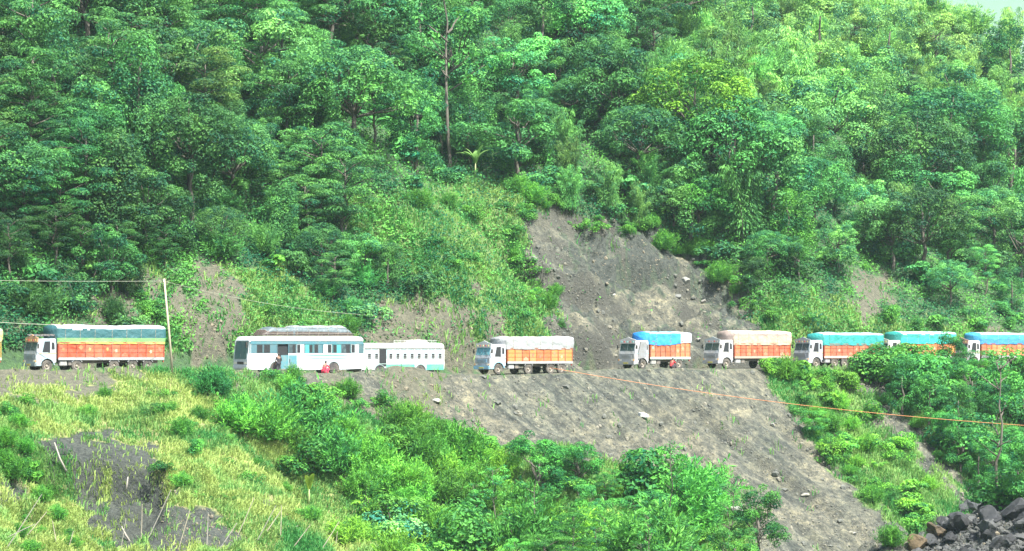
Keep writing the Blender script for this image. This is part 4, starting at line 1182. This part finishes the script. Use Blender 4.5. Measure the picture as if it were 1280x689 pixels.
l, a = place(795, 864, 0, D(39), 7.4)
truck('short_cargo_truck', 'short two-axle truck with bright blue and white tarpaulin and an open white cab', 7.4, l, a, (0.409, 0.416, 0.422), (0.396, 0.409, 0.409), (0.484, 0.115, 0.049),
      dict(z_hem=2.5, z_top=3.72, bands=[(0, (0.020, 0.220, 0.620)), (9, (0.396, 0.416, 0.449)), (9, (0.300, 0.620, 0.720))], hem=lambda u: 2.40 + .28 * sst(.3, 1, u) + .1 * sst(.2, 0, u), colour_at=lambda u, h, b: 1 if u > .74 else (2 if h > .86 else 0), ropes=3),
      [5.9], 8, seed=8, headc=(0.449, 0.436, 0.436), door_open=True, z_side=2.72, cabL=1.9, rail=(0.380, 0.480, 0.420), trim=(0.200, 0.550, 0.500))
l, a = place(901, 989, 0, D(37), 9.7)
truck('cargo_truck', 'orange-sided truck with cream tarpaulin and white cab behind the short blue-topped truck', 9.7, l, a, (0.436, 0.442, 0.449), (0.409, 0.416, 0.429), (0.546, 0.094, 0.035),
      dict(z_hem=2.38, z_top=3.80, bands=[(0, (.36, .28, .19)), (2.62, (.36, .29, .21)), (3.30, (.27, .21, .18)), (3.52, (0.462, 0.409, 0.297))], ropes=6, tilt=-.05),
      [6.6, 8.0], 10, seed=12, headc=(0.330, 0.370, 0.370), z_side=2.42, rail=(.34, .25, .2), trim=(0.396, 0.330, 0.264))
l, a = place(1013, 1101, 0, D(36), 10.3)
truck('cargo_truck', 'orange-sided truck with plain teal tarpaulin and pale blue-white cab right of the cream-topped truck', 10.3, l, a, (0.363, 0.409, 0.449), (0.383, 0.409, 0.436), (0.530, 0.108, 0.056),
      dict(z_hem=2.36, z_top=3.66, bands=[(0, (0.020, 0.240, 0.220)), (3.40, (0.264, 0.436, 0.409))], ropes=5, rope_col=(0.050, 0.200, 0.200)),
      [3.6, 5.0, 7.4, 9.0], 10, seed=14, headc=(0.277, 0.317, 0.343), z_side=2.4, trim=(0.600, 0.500, 0.200), rail=(0.660, 0.380, 0.300))
l, a = place(1113, 1193, 0, D(36), 9.9, s_shift=.5)
truck('cargo_truck', 'truck with two-tone green tarpaulin mostly hidden behind roadside bushes', 9.9, l, a, (0.436, 0.436, 0.409), (0.396, 0.396, 0.396), (0.515, 0.158, 0.049),
      dict(z_hem=2.55, z_top=3.80, bands=[(0, (0.020, 0.460, 0.380)), (3.05, (0.020, 0.240, 0.210)), (3.5, (0.350, 0.660, 0.600))], ropes=5),
      [4.4, 7.2, 8.6], 9, seed=17, headc=(0.462, 0.449, 0.396), z_side=2.52)
l, a = place(1211, 1306, 0, D(35), 12.0, s_shift=.5)
truck('cargo_truck', 'rightmost truck with blue tarpaulin and white cab, cut off by the photo edge', 12.0, l, a, (0.409, 0.416, 0.436), (0.396, 0.396, 0.409), (0.515, 0.144, 0.070),
      dict(z_hem=2.50, z_top=3.75, bands=[(0, (0.030, 0.180, 0.500)), (3.0, (0.040, 0.260, 0.420)), (3.5, (0.264, 0.383, 0.383))], ropes=6),
      [4.4, 5.8, 9.0, 10.5], 13, seed=19, headc=(0.500, 0.250, 0.200), z_side=2.48)
l, a = place(-150, 6, 0, D(40), 11.0)
truck('cargo_truck', 'yellow truck at the extreme left edge with only its tail in view', 11.0, l, a, (0.396, 0.396, 0.396), (0.600, 0.500, 0.200), (0.500, 0.420, 0.080),
      dict(z_hem=2.6, z_top=3.75, bands=[(0, (0.500, 0.440, 0.180)), (3.5, (0.580, 0.560, 0.350))], ropes=6), [4.4, 8.0, 9.4], 11, seed=23, z_side=2.55, rail=(0.400, 0.400, 0.300))

def bus(name, label, L, H, loc, rz, style, W=2.5):
    root = empty(name, loc, rz, label, 'bus', 'white buses standing in the queue')
    h0 = -L / 2; w = W / 2
    big = style == 'coach'
    wh = paint((.50, .54, .56), .35, .22) if big else paint((.44, .46, .44), .4, .35)
    zf = .30 if big else .52; r = .48
    w1, w2 = (h0 + 2.9, h0 + 9.1) if big else (h0 + 2.0, h0 + 6.55)
    wins_z0, wins_z1 = (1.82, 2.88) if big else (1.60, 2.52)
    # body with wheel arches; separate lower body and roof joined by pillars
    low = [(h0, zf + .05), (h0 - .02, 1.25), (h0 + .04, wins_z0 + .02), (L / 2 - .03, wins_z0 + .02), (L / 2, 1.2), (L / 2 - .05, zf + .1), (w2 + .62, zf)] + arc(w2, .48, .58, 8, 172, 10)[0:] + [(w2 - .62, zf), (w1 + .62, zf)] + arc(w1, .48, .58, 8, 172, 10) + [(w1 - .62, zf)]
    m = MB(); m.prism(low, -w, w); m.build('body', wh, root, bevel=.04)
    zr = H
    roof = [(h0 + .16, wins_z1 - .02), (h0 + .26, zr - .18), (h0 + .5, zr - .04), (h0 + 1.2, zr), (L / 2 - .6, zr), (L / 2 - .12, zr - .06), (L / 2 - .04, zr - .2), (L / 2 - .02, wins_z1 - .02)]
    m = MB(); m.prism(roof, -w, w); m.build('roof', wh, root, bevel=.09)
    m = MB(); m.prism([(h0 + .14, wins_z0 - .02), (h0 + .24, wins_z1 + .02), (L / 2 - .10, wins_z1 + .02), (L / 2 - .10, wins_z0 - .02)], -w + .12, w - .12); m.build('dark_interior', DARKIN, root)
    # windscreen
    def scr(u, v, d): return (h0 - .01 + (.20) * v - d, (-w + .12) + (W - .24) * u, (1.32 if big else 1.45) + (wins_z1 + (.05 if big else -.02) - (1.32 if big else 1.45)) * v)
    for a, b in ((.05, .49), (.51, .95)):
        m = MB(); m.add([scr(a, 0, .03), scr(b, 0, .03), scr(b, 1, .03), scr(a, 1, .03), scr(a, 0, -.05), scr(b, 0, -.05), scr(b, 1, -.05), scr(a, 1, -.05)], [(0, 1, 2, 3), (4, 7, 6, 5), (0, 4, 5, 1), (1, 5, 6, 2), (2, 6, 7, 3), (3, 7, 4, 0)]); m.build('windscreen', paint((.05, .10, .11), .08, .1), root)
    for s_ in (-1, 1):
        m = MB(); m.prism([(h0 + .0, wins_z0 - .6), (h0 + .17, wins_z1 + .1), (h0 + .34, wins_z1 + .1), (h0 + .34, wins_z0 - .6)], s_ * (w - .07) - .068, s_ * (w - .07) + .068); m.build('corner_pillar', wh, root)
    for s in (-1, 1):
        m = MB(); m.box(h0 - .04, h0 + .02, s * (w - .38) - .2, s * (w - .38) + .2, .86, 1.06); m.build('headlight', LAMP, root, bevel=.02)
        m = MB(); m.box(L / 2 - .03, L / 2 + .03, s * (w - .15) - .07, s * (w - .15) + .07, .9, 1.3); m.build('tail_light', REDM, root)
        m = MB(); m.tube([(h0 + .2, s * (w - .05), wins_z1), (h0 - .22, s * (w + .16), wins_z1 - .1)], .02, 5); m.box(h0 - .27, h0 - .2, s * (w + .16) - .1, s * (w + .16) + .1, wins_z1 - .55, wins_z1 - .1); m.build('mirror', BLACK, root)
    m = MB(); m.box(h0 - .09, h0 + .04, -w + .02, w - .02, .44, .74); m.build('bumper', wh, root, bevel=.03)
    m = MB(); m.box(h0 - .03, h0 + .02, -.55, .55, .84, 1.08); m.build('grille', BLACK, root)
    # windows on both sides
    pil = MB(); band = paint((.04, .10, .12), .25, .15) if big else paint((.60, .64, .63), .4, .2)
    curtain = paint((.42, .48, .49), .8, .1); teal = paint((.05, .26, .27), .3, .1); tint_ = paint((.06, .14, .17), .15, .15)
    if big:
        spans = [(.30, 1.6, 0), (1.66, 3.05, 0), (4.35, 5.05, 1), (5.15, 5.95, 2), (6.05, 6.9, 3), (7.0, 7.9, 0), (8.0, 8.9, 2), (9.0, 9.9, 3), (10.0, 10.9, 1), (11.0, 11.85, 2)]
        door = (3.12, 4.25)
    else:
        n_ = 11; spans = [(.35 + k * (L - .6) / n_, .35 + (k + 1) * (L - .6) / n_ - .10, 1 if k % 2 else 4) for k in range(n_) if k != 2]; door = (.35 + 2 * (L - .6) / n_, .35 + 3 * (L - .6) / n_ - .1)
    for s in (-1, 1):
        ya, yb = (-w + .02, -w + .07) if s < 0 else (w - .07, w - .02)
        for k, (a, b, sty) in enumerate(spans + ([] if s < 0 else [(door[0], door[1], 0)])):
            m = MB(); m.box(h0 + a, h0 + b, ya, yb, wins_z0 + .02, wins_z1 - (.22 if big else .04))
            f = m.build('window', {0: tint_, 1: GLASS, 2: curtain, 3: teal, 4: tint_}[sty] if big else paint((.30, .38, .40), .2, .2), root)
            yc, yd = (ya - .012, ya - .002) if s < 0 else (yb + .002, yb + .012)
            xm = (a + b) / 2
            m = MB()
            if big:
                m.box(h0 + (a + .05 if k % 2 else xm + .02), h0 + (xm - .02 if k % 2 else b - .05), yc, yd, wins_z0 + .06, wins_z1 - .28); m.build('open_pane_shade', DARKIN, f)
            else:
                m.box(h0 + xm + .02, h0 + b - .03, yc, yd, wins_z0 + .04, wins_z0 + .48); m.build('open_pane_shade', DARKIN, f)
                m = MB()
                for q_ in (.14, .28): m.box(h0 + a, h0 + b, yc - .01, yd - .01, wins_z0 + q_, wins_z0 + q_ + .018)
                m.build('window_bar', wh, f)
        m = MB()
        yy0, yy1 = (-w + .0, -w + .09) if s < 0 else (w - .09, w)
        ed = sorted([c for a, b, _ in spans for c in (a, b)] + list(door))
        xs = [.16] + ed + [L - .04]
        for i in range(0, len(xs), 2):
            if xs[i + 1] - xs[i] > .02:
                m = MB(); m.box(h0 + xs[i], h0 + xs[i + 1], yy0, yy1, wins_z0, wins_z1); m.build('window_pillar', band if big else wh, root)
        if big:
            m = MB(); m.box(h0 + .3, L / 2 - .12, yy0 - .006, yy1 + .006, wins_z1 - .22, wins_z1 + .02); m.build('tinted_band', paint((.05, .16, .20), .2, .2), root)
            # painted sweep
            o_ = -w - .006 if s < 0 else w - .002
            pts = []
            for k in range(15):
                u = k / 14; pts.append((h0 + 5.3 + 6.3 * u, 1.55 - .30 * math.sin(u * 2.6) * (1 - u) - .15 * u))
            m = MB(); m.add([(x, o_, z + .05 * math.sin(k / 14 * 3.14)) for k, (x, z) in enumerate(pts)] + [(x, o_, z - .03 - .04 * math.sin(k / 14 * 3.14)) for k, (x, z) in enumerate(pts)] + [(x, o_ + .008, z + .05 * math.sin(k / 14 * 3.14)) for k, (x, z) in enumerate(pts)] + [(x, o_ + .008, z - .03) for k, (x, z) in enumerate(pts)],
                  [(k, k + 1, k + 16, k + 15) for k in range(14)]); m.build('painted_sweep', paint((.12, .42, .36), .4, .2), root)
            m = MB(); m.add([(h0 + 5.4 + 6.2 * k / 14, o_ - .001, 1.70) for k in range(15)] + [(h0 + 5.4 + 6.2 * k / 14, o_ - .001, 1.66 - .10 * math.sin(k / 14 * 3.14)) for k in range(15)], [(k, k + 1, k + 16, k + 15) for k in range(14)]); m.build('painted_sweep', paint((.10, .36, .22), .4, .2), root)
        else:
            m = MB(); y_ = (-w - .006, -w + .002) if s < 0 else (w - .002, w + .006)
            for a, b in ((h0 + 2.7, w2 - .66), (w2 + .66, L / 2 - .12)):
                m = MB(); m.box(a, b, y_[0], y_[1], zf + .04, 1.08); m.build('green_skirt', paint((.05, .30, .22), .4, .3), root)
            m = MB(); m.box(h0 + .1, L / 2 - .05, y_[0] - .01, y_[1] + .01, 1.13, 1.17); m.build('trim_strip', paint((.35, .5, .45), .4, .2), root)
    # doorway on the visible side
    m = MB(); m.box(h0 + door[0], h0 + door[1], -w - .004, -w + .1, zf + .1, wins_z0 + .03) if big else m.box(h0 + door[0], h0 + door[1] + .1, -w - .004, -w + .1, .9, wins_z1)
    m.build('doorway_shade', DARKIN, root)
    if big:
        m = MB(); m.box(h0 + door[0] + .35, h0 + door[1] + .02, -w - .03, -w - .008, zf + .08, 1.66); m.box(h0 + door[1] + .06, h0 + door[1] + .9, -w - .03, -w - .008, zf + .08, 1.66)
        d = m.build('sliding_door', paint((.05, .19, .23), .35, .3), root, bevel=.01)
        m = MB(); m.box(h0 + door[1] + .1, h0 + door[1] + .16, -w - .06, -w - .03, 1.0, 1.3); m.build('handle', BLACK, d)
        m = MB(); m.box(h0 + door[0], h0 + door[1], -w - .15, -w + .2, .34, .42); m.build('step', STEEL, root)
        for k in range(3):
            m = MB(); a = h0 + 5.5 + k * 1.05; m.box(a, a + .98, -w - .012, -w + .01, zf + .1, 1.12); m.build('luggage_hatch', wh, root, bevel=.008)
    else:
        m = MB(); m.box(h0 + door[0], h0 + door[1] + .1, -w - .35, -w - .0, .58, .63); m.build('step', STEEL, root)
    for x in (w1, w2):
        for s in (-1, 1): wheel(root, x, s * (w - .2), r, s)
        m = MB(); m.box(x - .6, x + .6, -w + .02, w - .02, .3, 1.08); m.build('wheel_well', BLACK, root)
        for s in (-1, 1):
            m = MB(); m.prism(arc(x, .48, .63, 6, 174, 12) + arc(x, .48, .565, 174, 6, 12), s * w - .02, s * w + .02); m.build('wheel_arch_trim', paint((.16, .24, .25), .5), root)
    m = MB(); m.box(h0 + .5, L / 2 - .4, -w + .3, w - .3, .34, zf + .1); m.build('underbody', BLACK, root)
    # roof rack
    a, b = (h0 + 1.7, L / 2 - .9) if big else (L / 2 - 4.2, L / 2 - .8)
    m = MB()
    for s in (-1, 1):
        for zz in (.08, .24): m.tube([(a, s * (w - .2), zr + zz), (b, s * (w - .2), zr + zz)], .02, 4)
        k = a
        while k <= b: m.tube([(k, s * (w - .2), zr - .04), (k, s * (w - .2), zr + .26)], .018, 4); k += .7
    m.build('roof_rack', STEEL if big else wh, root)
    return root, h0, w, zr, a, b

def heap(name, label, cat, root, x0, x1, w, z0, z1, cols, seed, nose=.5):
    """ goods under a sheet on a roof: a lumpy loaf resting in the rack; a thing of its own """
    nx_, ny_ = 46, 14; V = []
    for i in range(nx_ + 1):
        u = i / nx_
        for j in range(ny_ + 1):
            v = j / ny_; a_ = math.pi * v
            e = min(1, (u * (x1 - x0) / nose)) ** .5 * min(1, ((1 - u) * (x1 - x0) / .5)) ** .5
            hh = (z1 - z0) * e * (.86 + .20 * fbm(np.array([u * 9.]), np.array([v * 2. + seed]), seed, 3)[0])
            sx = abs(math.cos(a_)) ** .45 * (1 if v < .5 else -1)
            V.append((x0 + (x1 - x0) * u, -w * sx, z0 + hh * max(math.sin(a_), 0) ** .5))
    K = ny_ + 1; Fs = [(i * K + j, (i + 1) * K + j, (i + 1) * K + j + 1, i * K + j + 1) for i in range(nx_) for j in range(ny_)]
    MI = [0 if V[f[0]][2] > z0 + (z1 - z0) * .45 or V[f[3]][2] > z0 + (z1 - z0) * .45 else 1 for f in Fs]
    m = MB(); m.v = V; m.f = Fs; m.m = MI
    me = m.mesh(name, [clothmat(c) for c in cols], smooth=True)
    o = link(name, me); o.matrix_world = Matrix.Translation(root.location) @ Matrix.Rotation(root.rotation_euler.z, 4, 'Z')
    tag(o, label, cat)
    rp = MB()
    for k in range(9):
        i = int((k + .5) / 9 * nx_); rp.tube([(V[i * K + j][0] + .1 * ((j % 2) - .5), V[i * K + j][1] * 1.02, V[i * K + j][2] + .015) for j in range(K)], .015, 4)
    rp.build('rope', paint((.3, .28, .22), .9), o)
    return o

l, a = place(306, 454, 0, D(36), 12.4)
b1, h0, w_, zr, ra, rb = bus('coach', 'long white coach with tinted windows and a loaded roof rack', 12.4, 3.36, l, a, 'coach')
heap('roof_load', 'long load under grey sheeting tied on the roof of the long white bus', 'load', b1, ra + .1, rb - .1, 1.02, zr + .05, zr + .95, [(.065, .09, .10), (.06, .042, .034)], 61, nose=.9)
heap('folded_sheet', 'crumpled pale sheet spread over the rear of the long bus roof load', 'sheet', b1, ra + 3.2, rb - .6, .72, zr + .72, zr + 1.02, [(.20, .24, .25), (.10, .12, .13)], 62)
l, a = place(457, 555, 0, D(36), 9.3, s_shift=.4)
b2, h0, w_, zr2, ra, rb = bus('bus', 'shorter old white bus with green skirt and barred open windows', 9.3, 3.08, l, a, 'bus')
heap('roof_bundle', 'small white bundle lying on the roof of the shorter bus', 'bundle', b2, rb - 2.7, rb - .5, .5, zr2 + .02, zr2 + .34, [(.40, .41, .40), (.3, .3, .3)], 63)
# ------------------------------------------------------------------ people
def person(label, loc, rz, pose, top, bottom, skin=(.20, .11, .07), hairc=(.02, .015, .012), scale=1.0):
    """ one skinned body; clothing and hair are children """
    if pose == 'stand':
        J = {'pelvis': (0, 0, .95), 'waist': (0, 0, 1.1), 'chest': (0, .0, 1.32), 'neck': (0, 0, 1.48), 'jaw': (.02, 0, 1.56), 'head': (.02, 0, 1.66),
             'hl': (0, .10, .90), 'kl': (.03, .12, .50), 'al': (0, .13, .09), 'tl': (.16, .15, .04), 'hr': (0, -.10, .90), 'kr': (.06, -.13, .50), 'ar': (-.04, -.15, .09), 'tr': (.12, -.17, .04),
             'sl': (0, .19, 1.42), 'el': (-.02, .25, 1.14), 'wl': (.10, .25, .90), 'fl': (.13, .25, .80), 'sr': (0, -.19, 1.42), 'er': (-.03, -.27, 1.15), 'wr': (.16, -.20, .98), 'fr': (.22, -.17, .90)}
    else:
        J = {'pelvis': (-.12, 0, .28), 'waist': (-.10, 0, .42), 'chest': (.02, 0, .66), 'neck': (.08, 0, .80), 'jaw': (.13, 0, .87), 'head': (.15, 0, .96),
             'hl': (-.08, .10, .26), 'kl': (.32, .17, .50), 'al': (.12, .15, .09), 'tl': (.28, .17, .04), 'hr': (-.08, -.10, .26), 'kr': (.32, -.17, .50), 'ar': (.12, -.15, .09), 'tr': (.28, -.17, .04),
             'sl': (.05, .19, .75), 'el': (.26, .22, .55), 'wl': (.46, .12, .50), 'fl': (.54, .08, .49), 'sr': (.05, -.19, .75), 'er': (.26, -.23, .56), 'wr': (.46, -.12, .48), 'fr': (.54, -.08, .47)}
    E = [('pelvis', 'waist'), ('waist', 'chest'), ('chest', 'neck'), ('neck', 'jaw'), ('jaw', 'head'), ('pelvis', 'hl'), ('hl', 'kl'), ('kl', 'al'), ('al', 'tl'), ('pelvis', 'hr'), ('hr', 'kr'), ('kr', 'ar'), ('ar', 'tr'),
         ('chest', 'sl'), ('sl', 'el'), ('el', 'wl'), ('wl', 'fl'), ('chest', 'sr'), ('sr', 'er'), ('er', 'wr'), ('wr', 'fr')]
    Rd = {'pelvis': .125, 'waist': .115, 'chest': .135, 'neck': .05, 'jaw': .075, 'head': .095, 'h': .09, 'k': .06, 'a': .042, 't': .035, 's': .06, 'e': .042, 'w': .028, 'f': .03}
    def skinmesh(nm, keys, grow, mat, par):
        vs = [J[k] for k in keys]; es = [(keys.index(a), keys.index(b)) for a, b in E if a in keys and b in keys]
        me = bpy.data.meshes.new(nm); me.from_pydata(vs, es, []); o = link(nm, me, par)
        o.modifiers.new('skin', 'SKIN'); sk = me.skin_vertices[0].data
        for i, k in enumerate(keys):
            r = Rd.get(k, Rd.get(k[0], .05)) + grow; sk[i].radius = (r, r); sk[i].use_root = (i == 0)
        o.modifiers.new('sub', 'SUBSURF').levels = 2; o.modifiers['sub'].render_levels = 2
        me.materials.append(mat); return o
    root = empty('person', loc, rz, label, 'person'); root.scale = (scale,) * 3
    body = skinmesh('body', list(J.keys()), 0, paint(skin, .6, 0), root)
    skinmesh('shirt', ['waist', 'pelvis', 'chest', 'sl', 'el', 'sr', 'er'], .018, paint(top, .9, .1), root)
    skinmesh('trousers', ['pelvis', 'hl', 'kl', 'al', 'hr', 'kr', 'ar'], .018, paint(bottom, .9, .1), root)
    hx_, hy_, hz_ = J['head']
    m = MB(); m.add([(hx_ - .018 + v[0] * .105, v[1] * .098, hz_ + .03 + v[2] * .105) for v in IV3 if True], [tuple(f) for f in IF3 if all(IV3[i][2] > -.15 or IV3[i][0] < -.25 for i in f)])
    m.build('hair', paint(hairc, .7, 0), root, smooth=True)
    m = MB()
    for s in (-1, 1):
        m.box(hx_ + .086, hx_ + .10, s * .035 - .012, s * .035 + .012, hz_ - .005, hz_ + .008)
    m.build('eyes', BLACK, root)
    m = MB(); m.box(hx_ + .085, hx_ + .115, -.012, .012, hz_ - .04, hz_ - .01); m.build('nose', paint(skin, .6, 0), root, bevel=.004)
    for s in ('l', 'r'):     # hands: palm is the end of the arm, five curled fingers
        fx, fy, fz = J['f' + s]; wx_, wy_, wz_ = J['w' + s]; d = Vector((fx - wx_, fy - wy_, fz - wz_)).normalized(); sd = d.cross(Vector((0, 0, 1))); sd = sd.normalized() if sd.length > .1 else Vector((0, 1, 0)); m = MB()
        for k in range(5):
            p = Vector((fx, fy, fz)) + sd * (.014 * (k - 2)) - (d * .03 if k == 0 else Vector()); ln = (.05, .07, .078, .072, .056)[k]
            m.tube([p, p + d * ln * .5 + (sd * -.02 if k == 0 else Vector()), p + d * ln * .85 + Vector((0, 0, -.02))], [.009, .0085, .006], 5)
        m.build('fingers', paint(skin, .6, 0), root)
        ax, ay, az = J['a' + s]; m = MB(); m.box(ax - .06, ax + .20, ay - .045, ay + .045, .0, .09); m.build('shoe', paint((.5, .5, .48) if pose == 'stand' else (.05, .05, .05), .6, .2), root, bevel=.03)
    return root

def near_side(root, lx, gap, z=0):
    r = root.rotation_euler.z; c, s = math.cos(r), math.sin(r); ly = -1.25 - gap
    x = root.location.x + c * lx - s * ly; y = root.location.y + s * lx + c * ly
    return (x, y, float(gheight([x], [y])[0]) + z)
person('person in black clothes standing at the open door of the long white bus', near_side(b1, -6.2 + 2.95, .45), b1.rotation_euler.z + 1.2, 'stand', (.015, .015, .02), (.03, .03, .04))
person('person in bright red clothes squatting beside the rear wheel of the long white bus', near_side(b1, 1.6, .55), b1.rotation_euler.z + .3, 'squat', (.55, .02, .05), (.50, .02, .06), scale=1.15)
bt = [o for o in bpy.data.objects if o.name.startswith('short_cargo_truck')][0]
person('person in red and dark clothes squatting by the rear wheel of the short truck', near_side(bt, .9, .35), bt.rotation_euler.z + .2, 'squat', (.45, .03, .04), (.04, .03, .04), scale=1.05)

# ------------------------------------------------------------------ pole, wires and the orange cable
wood = paint((.36, .31, .22), .85, .3)
def pole(px, py, h, lean, label):
    x, y, z = spot(px, py)
    root = empty('utility_pole', (x, y, z - .3), 0, label, 'pole')
    m = MB(); m.tube([(0, 0, 0), (lean * .45, 0, h * .5), (lean, 0, h + .3)], [.11, .095, .075], 8); m.build('pole_shaft', wood, root, smooth=True)
    m = MB(); m.tube([(lean - .05, -.16, h + .05), (lean - .05, .16, h + .05)], .025, 5); m.tube([(lean - .04, -.12, h + .05), (lean - .04, -.12, h + .2)], .035, 6); m.build('insulator', paint((.5, .48, .44), .4), root)
    return Vector((x + lean, y, z - .3 + h + .1))
pt = pole(216, 468, 8.2, -.75, 'weathered leaning wooden utility pole between the leftmost truck and the long bus')
def wire(name, a, b, sag, rad, mat, label, n=40, cat='wire'):
    a = Vector(a); b = Vector(b); m = MB()
    m.tube([a.lerp(b, i / n) - Vector((0, 0, sag * 4 * (i / n) * (1 - i / n))) for i in range(n + 1)], rad, 5)
    return tag(m.build(name, mat, smooth=True), label, cat)
wm = paint((.30, .32, .24), .6, .2)
wire('wire', pt, (-62, 236, 8.2), .25, .014, wm, 'thin pale wire running left from the top of the wooden pole')
wire('wire', pt, (-12, 282, 5.2), .6, .014, wm, 'thin pale wire sloping down right from the pole top towards the long bus')
wire('wire', (-60, 240, 5.3), (-38.5, 246.5, 4.0), .1, .02, wm, 'short dark wire passing over the cab of the leftmost truck')
om = paint((.62, .24, .10), .6, .1)
wire('cable', (3.5, 268, .25), (70, 228, -4.9), 1.7, .022, om, 'long sagging orange cable strung across the scree below the trucks', 60, 'cable')

# ------------------------------------------------------------------ banana plants
bleaf = leafmat('banana_leaf', (.10, .22, .03), (.38, .50, .07), .45, .4)
def banana(px, py, size, n, col, label, seed, spread=1.0):
    x, y, z = spot(px, py); r = np.random.default_rng(seed)
    root = empty('banana_plant', (x, y, z), 0, label, 'banana plant')
    m = MB(); m.tube([(0, 0, -.3), (.02, 0, size * .22), (.03, 0, size * .45)], [.11, .09, .05], 8); m.build('stem', paint((.22, .30, .10), .6), root, smooth=True)
    for k in range(n):
        a = 6.28 * k / n + r.normal() * .3; d = np.array([math.cos(a), math.sin(a) * .6, 0]) if n > 2 else np.array([(-.45, .55)[k], -.85, 0]); Ln = size * r.uniform(.5, .75); V = []; T = []
        lean = r.uniform(.35, .9) * spread
        for i in range(11):
            u = i / 10; c = np.array([.03, 0, size * .42]) + d * Ln * lean * u ** 1.3 + np.array([0, 0, Ln * (1.05 * u - .75 * lean * u * u)])
            wv = np.array([-d[1], d[0], 0]); wv = wv / np.linalg.norm(wv); wd_ = .17 * size * .6 * math.sin(math.pi * min(1, u * .93 + .04)) ** .6
            for s, lift in ((-1, .25), (0, 0), (1, .25)): V.append(c + wv * wd_ * s + np.array([0, 0, wd_ * lift])); T.append(.5 + .3 * abs(s))
        F_ = [[i * 3 + s, i * 3 + s + 1, (i + 1) * 3 + s + 1, (i + 1) * 3 + s] for i in range(10) for s in (0, 1)]
        o = link('leaf', fastmesh('leaf', np.array(V), np.array(F_), bleaf, {'tone': np.array(T)}, smooth=True), root); o.color = (*col, 1)
banana(594, 222, 3.6, 8, (.75, .95, 2.0), 'pale banana plant standing out above the grassy spur', 5)
banana(386, 630, 2.7, 2, (.75, .8, .75), 'young plant with two upright yellow-green banana leaves on the near slope', 9, .45)

# ------------------------------------------------------------------ dead sticks and bamboo stakes in the near slope
stick = paint((.33, .30, .22), .8, .5); grey = paint((.24, .23, .20), .85, .4)
SL = [(5, 686, 52, 618, 'leftmost leaning bamboo stake at the bottom left corner'), (28, 672, 58, 640, 'short stake crossing behind the leftmost bamboo stake'), (0, 672, 44, 655, 'stick lying nearly flat at the bottom left corner'),
      (72, 690, 66, 655, 'stake standing upright right of the bottom left corner'), (84, 690, 92, 668, 'short stub of a stake near the bottom left'), (150, 688, 158, 650, 'upright stake in the middle of the dark rocky patch'), (176, 676, 178, 630, 'straight pale stake rising from the right of the dark patch'),
      (182, 676, 214, 612, 'long stake leaning right above the dark patch'), (222, 690, 238, 640, 'stake leaning slightly right of the dark patch'), (258, 690, 260, 645, 'upright stake below the grassy crest'), (272, 688, 296, 656, 'leaning stake in a crossed pair below the crest'),
      (296, 668, 318, 622, 'tall stake leaning right under the grassy crest'), (318, 678, 345, 632, 'stake leaning right, left of the small dark gap'), (328, 668, 350, 640, 'stake beside the small dark gap in the grass'), (350, 676, 352, 632, 'straight stake right of the small dark gap'),
      (362, 690, 388, 660, 'short leaning stake near the bottom of the crest'), (400, 690, 424, 656, 'leaning stake on the crest near the bottom'), (418, 690, 422, 668, 'stub beside the leaning stake on the crest'), (428, 664, 446, 690, 'stake leaning left at the lower crest'), (352, 662, 372, 684, 'thin stick fallen against the straight stake')]
for a_, b_, c_, d_, lab in SL:
    x, y, z = spot(a_, min(b_, 686)); k = y / FPX
    m = MB(); p0 = Vector((0, 0, -.25)); p1 = Vector(((c_ - a_) * k, random.uniform(-.2, .3), max((b_ - d_) * k, .25)))
    m.tube([p0, p0.lerp(p1, .5) + Vector((.02, 0, .02)), p1], [.038, .034, .026], 6)
    for q_ in (.3, .55, .8): m.tube([p0.lerp(p1, q_ - .006), p0.lerp(p1, q_ + .006)], .043, 6)
    o = m.build('stake', stick if random.random() < .6 else grey, smooth=False); o.location = (x, y, z); tag(o, lab, 'stake', 'stakes and sticks in the near slope')
for a_, b_, c_, d_, lab in [(85, 590, 68, 553, 'bare grey dead trunk leaning in the eroded hollow'), (157, 612, 160, 596, 'short dark stump below the eroded hollow'), (165, 678, 152, 658, 'broken pale stick lying on the dark patch')]:
    x, y, z = spot(a_, b_); k = y / FPX; m = MB(); m.tube([(0, 0, -.2), ((c_ - a_) * k * .6, 0, (b_ - d_) * k * .45), ((c_ - a_) * k, 0, (b_ - d_) * k)], [.1, .08, .04], 7)
    o = m.build('dead_trunk', grey, smooth=True); o.location = (x, y, z); tag(o, lab, 'dead wood')

# ------------------------------------------------------------------ haze
m = MB(); m.box(-2600, 5600, -70, 7700, -150, 1000)
me = m.mesh('haze', []); hz = link('haze', me)
hm = bpy.data.materials.new('haze'); hm.use_nodes = True; T_ = hm.node_tree; T_.nodes.clear()
pv = T_.nodes.new('ShaderNodeVolumePrincipled'); pv.inputs['Color'].default_value = (.74, .95, 1.0, 1); pv.inputs['Density'].default_value = 0.00007; pv.inputs['Anisotropy'].default_value = .25
om_ = T_.nodes.new('ShaderNodeOutputMaterial'); T_.links.new(pv.outputs[0], om_.inputs['Volume'])
me.materials.append(hm); tag(hz, kind='stuff')
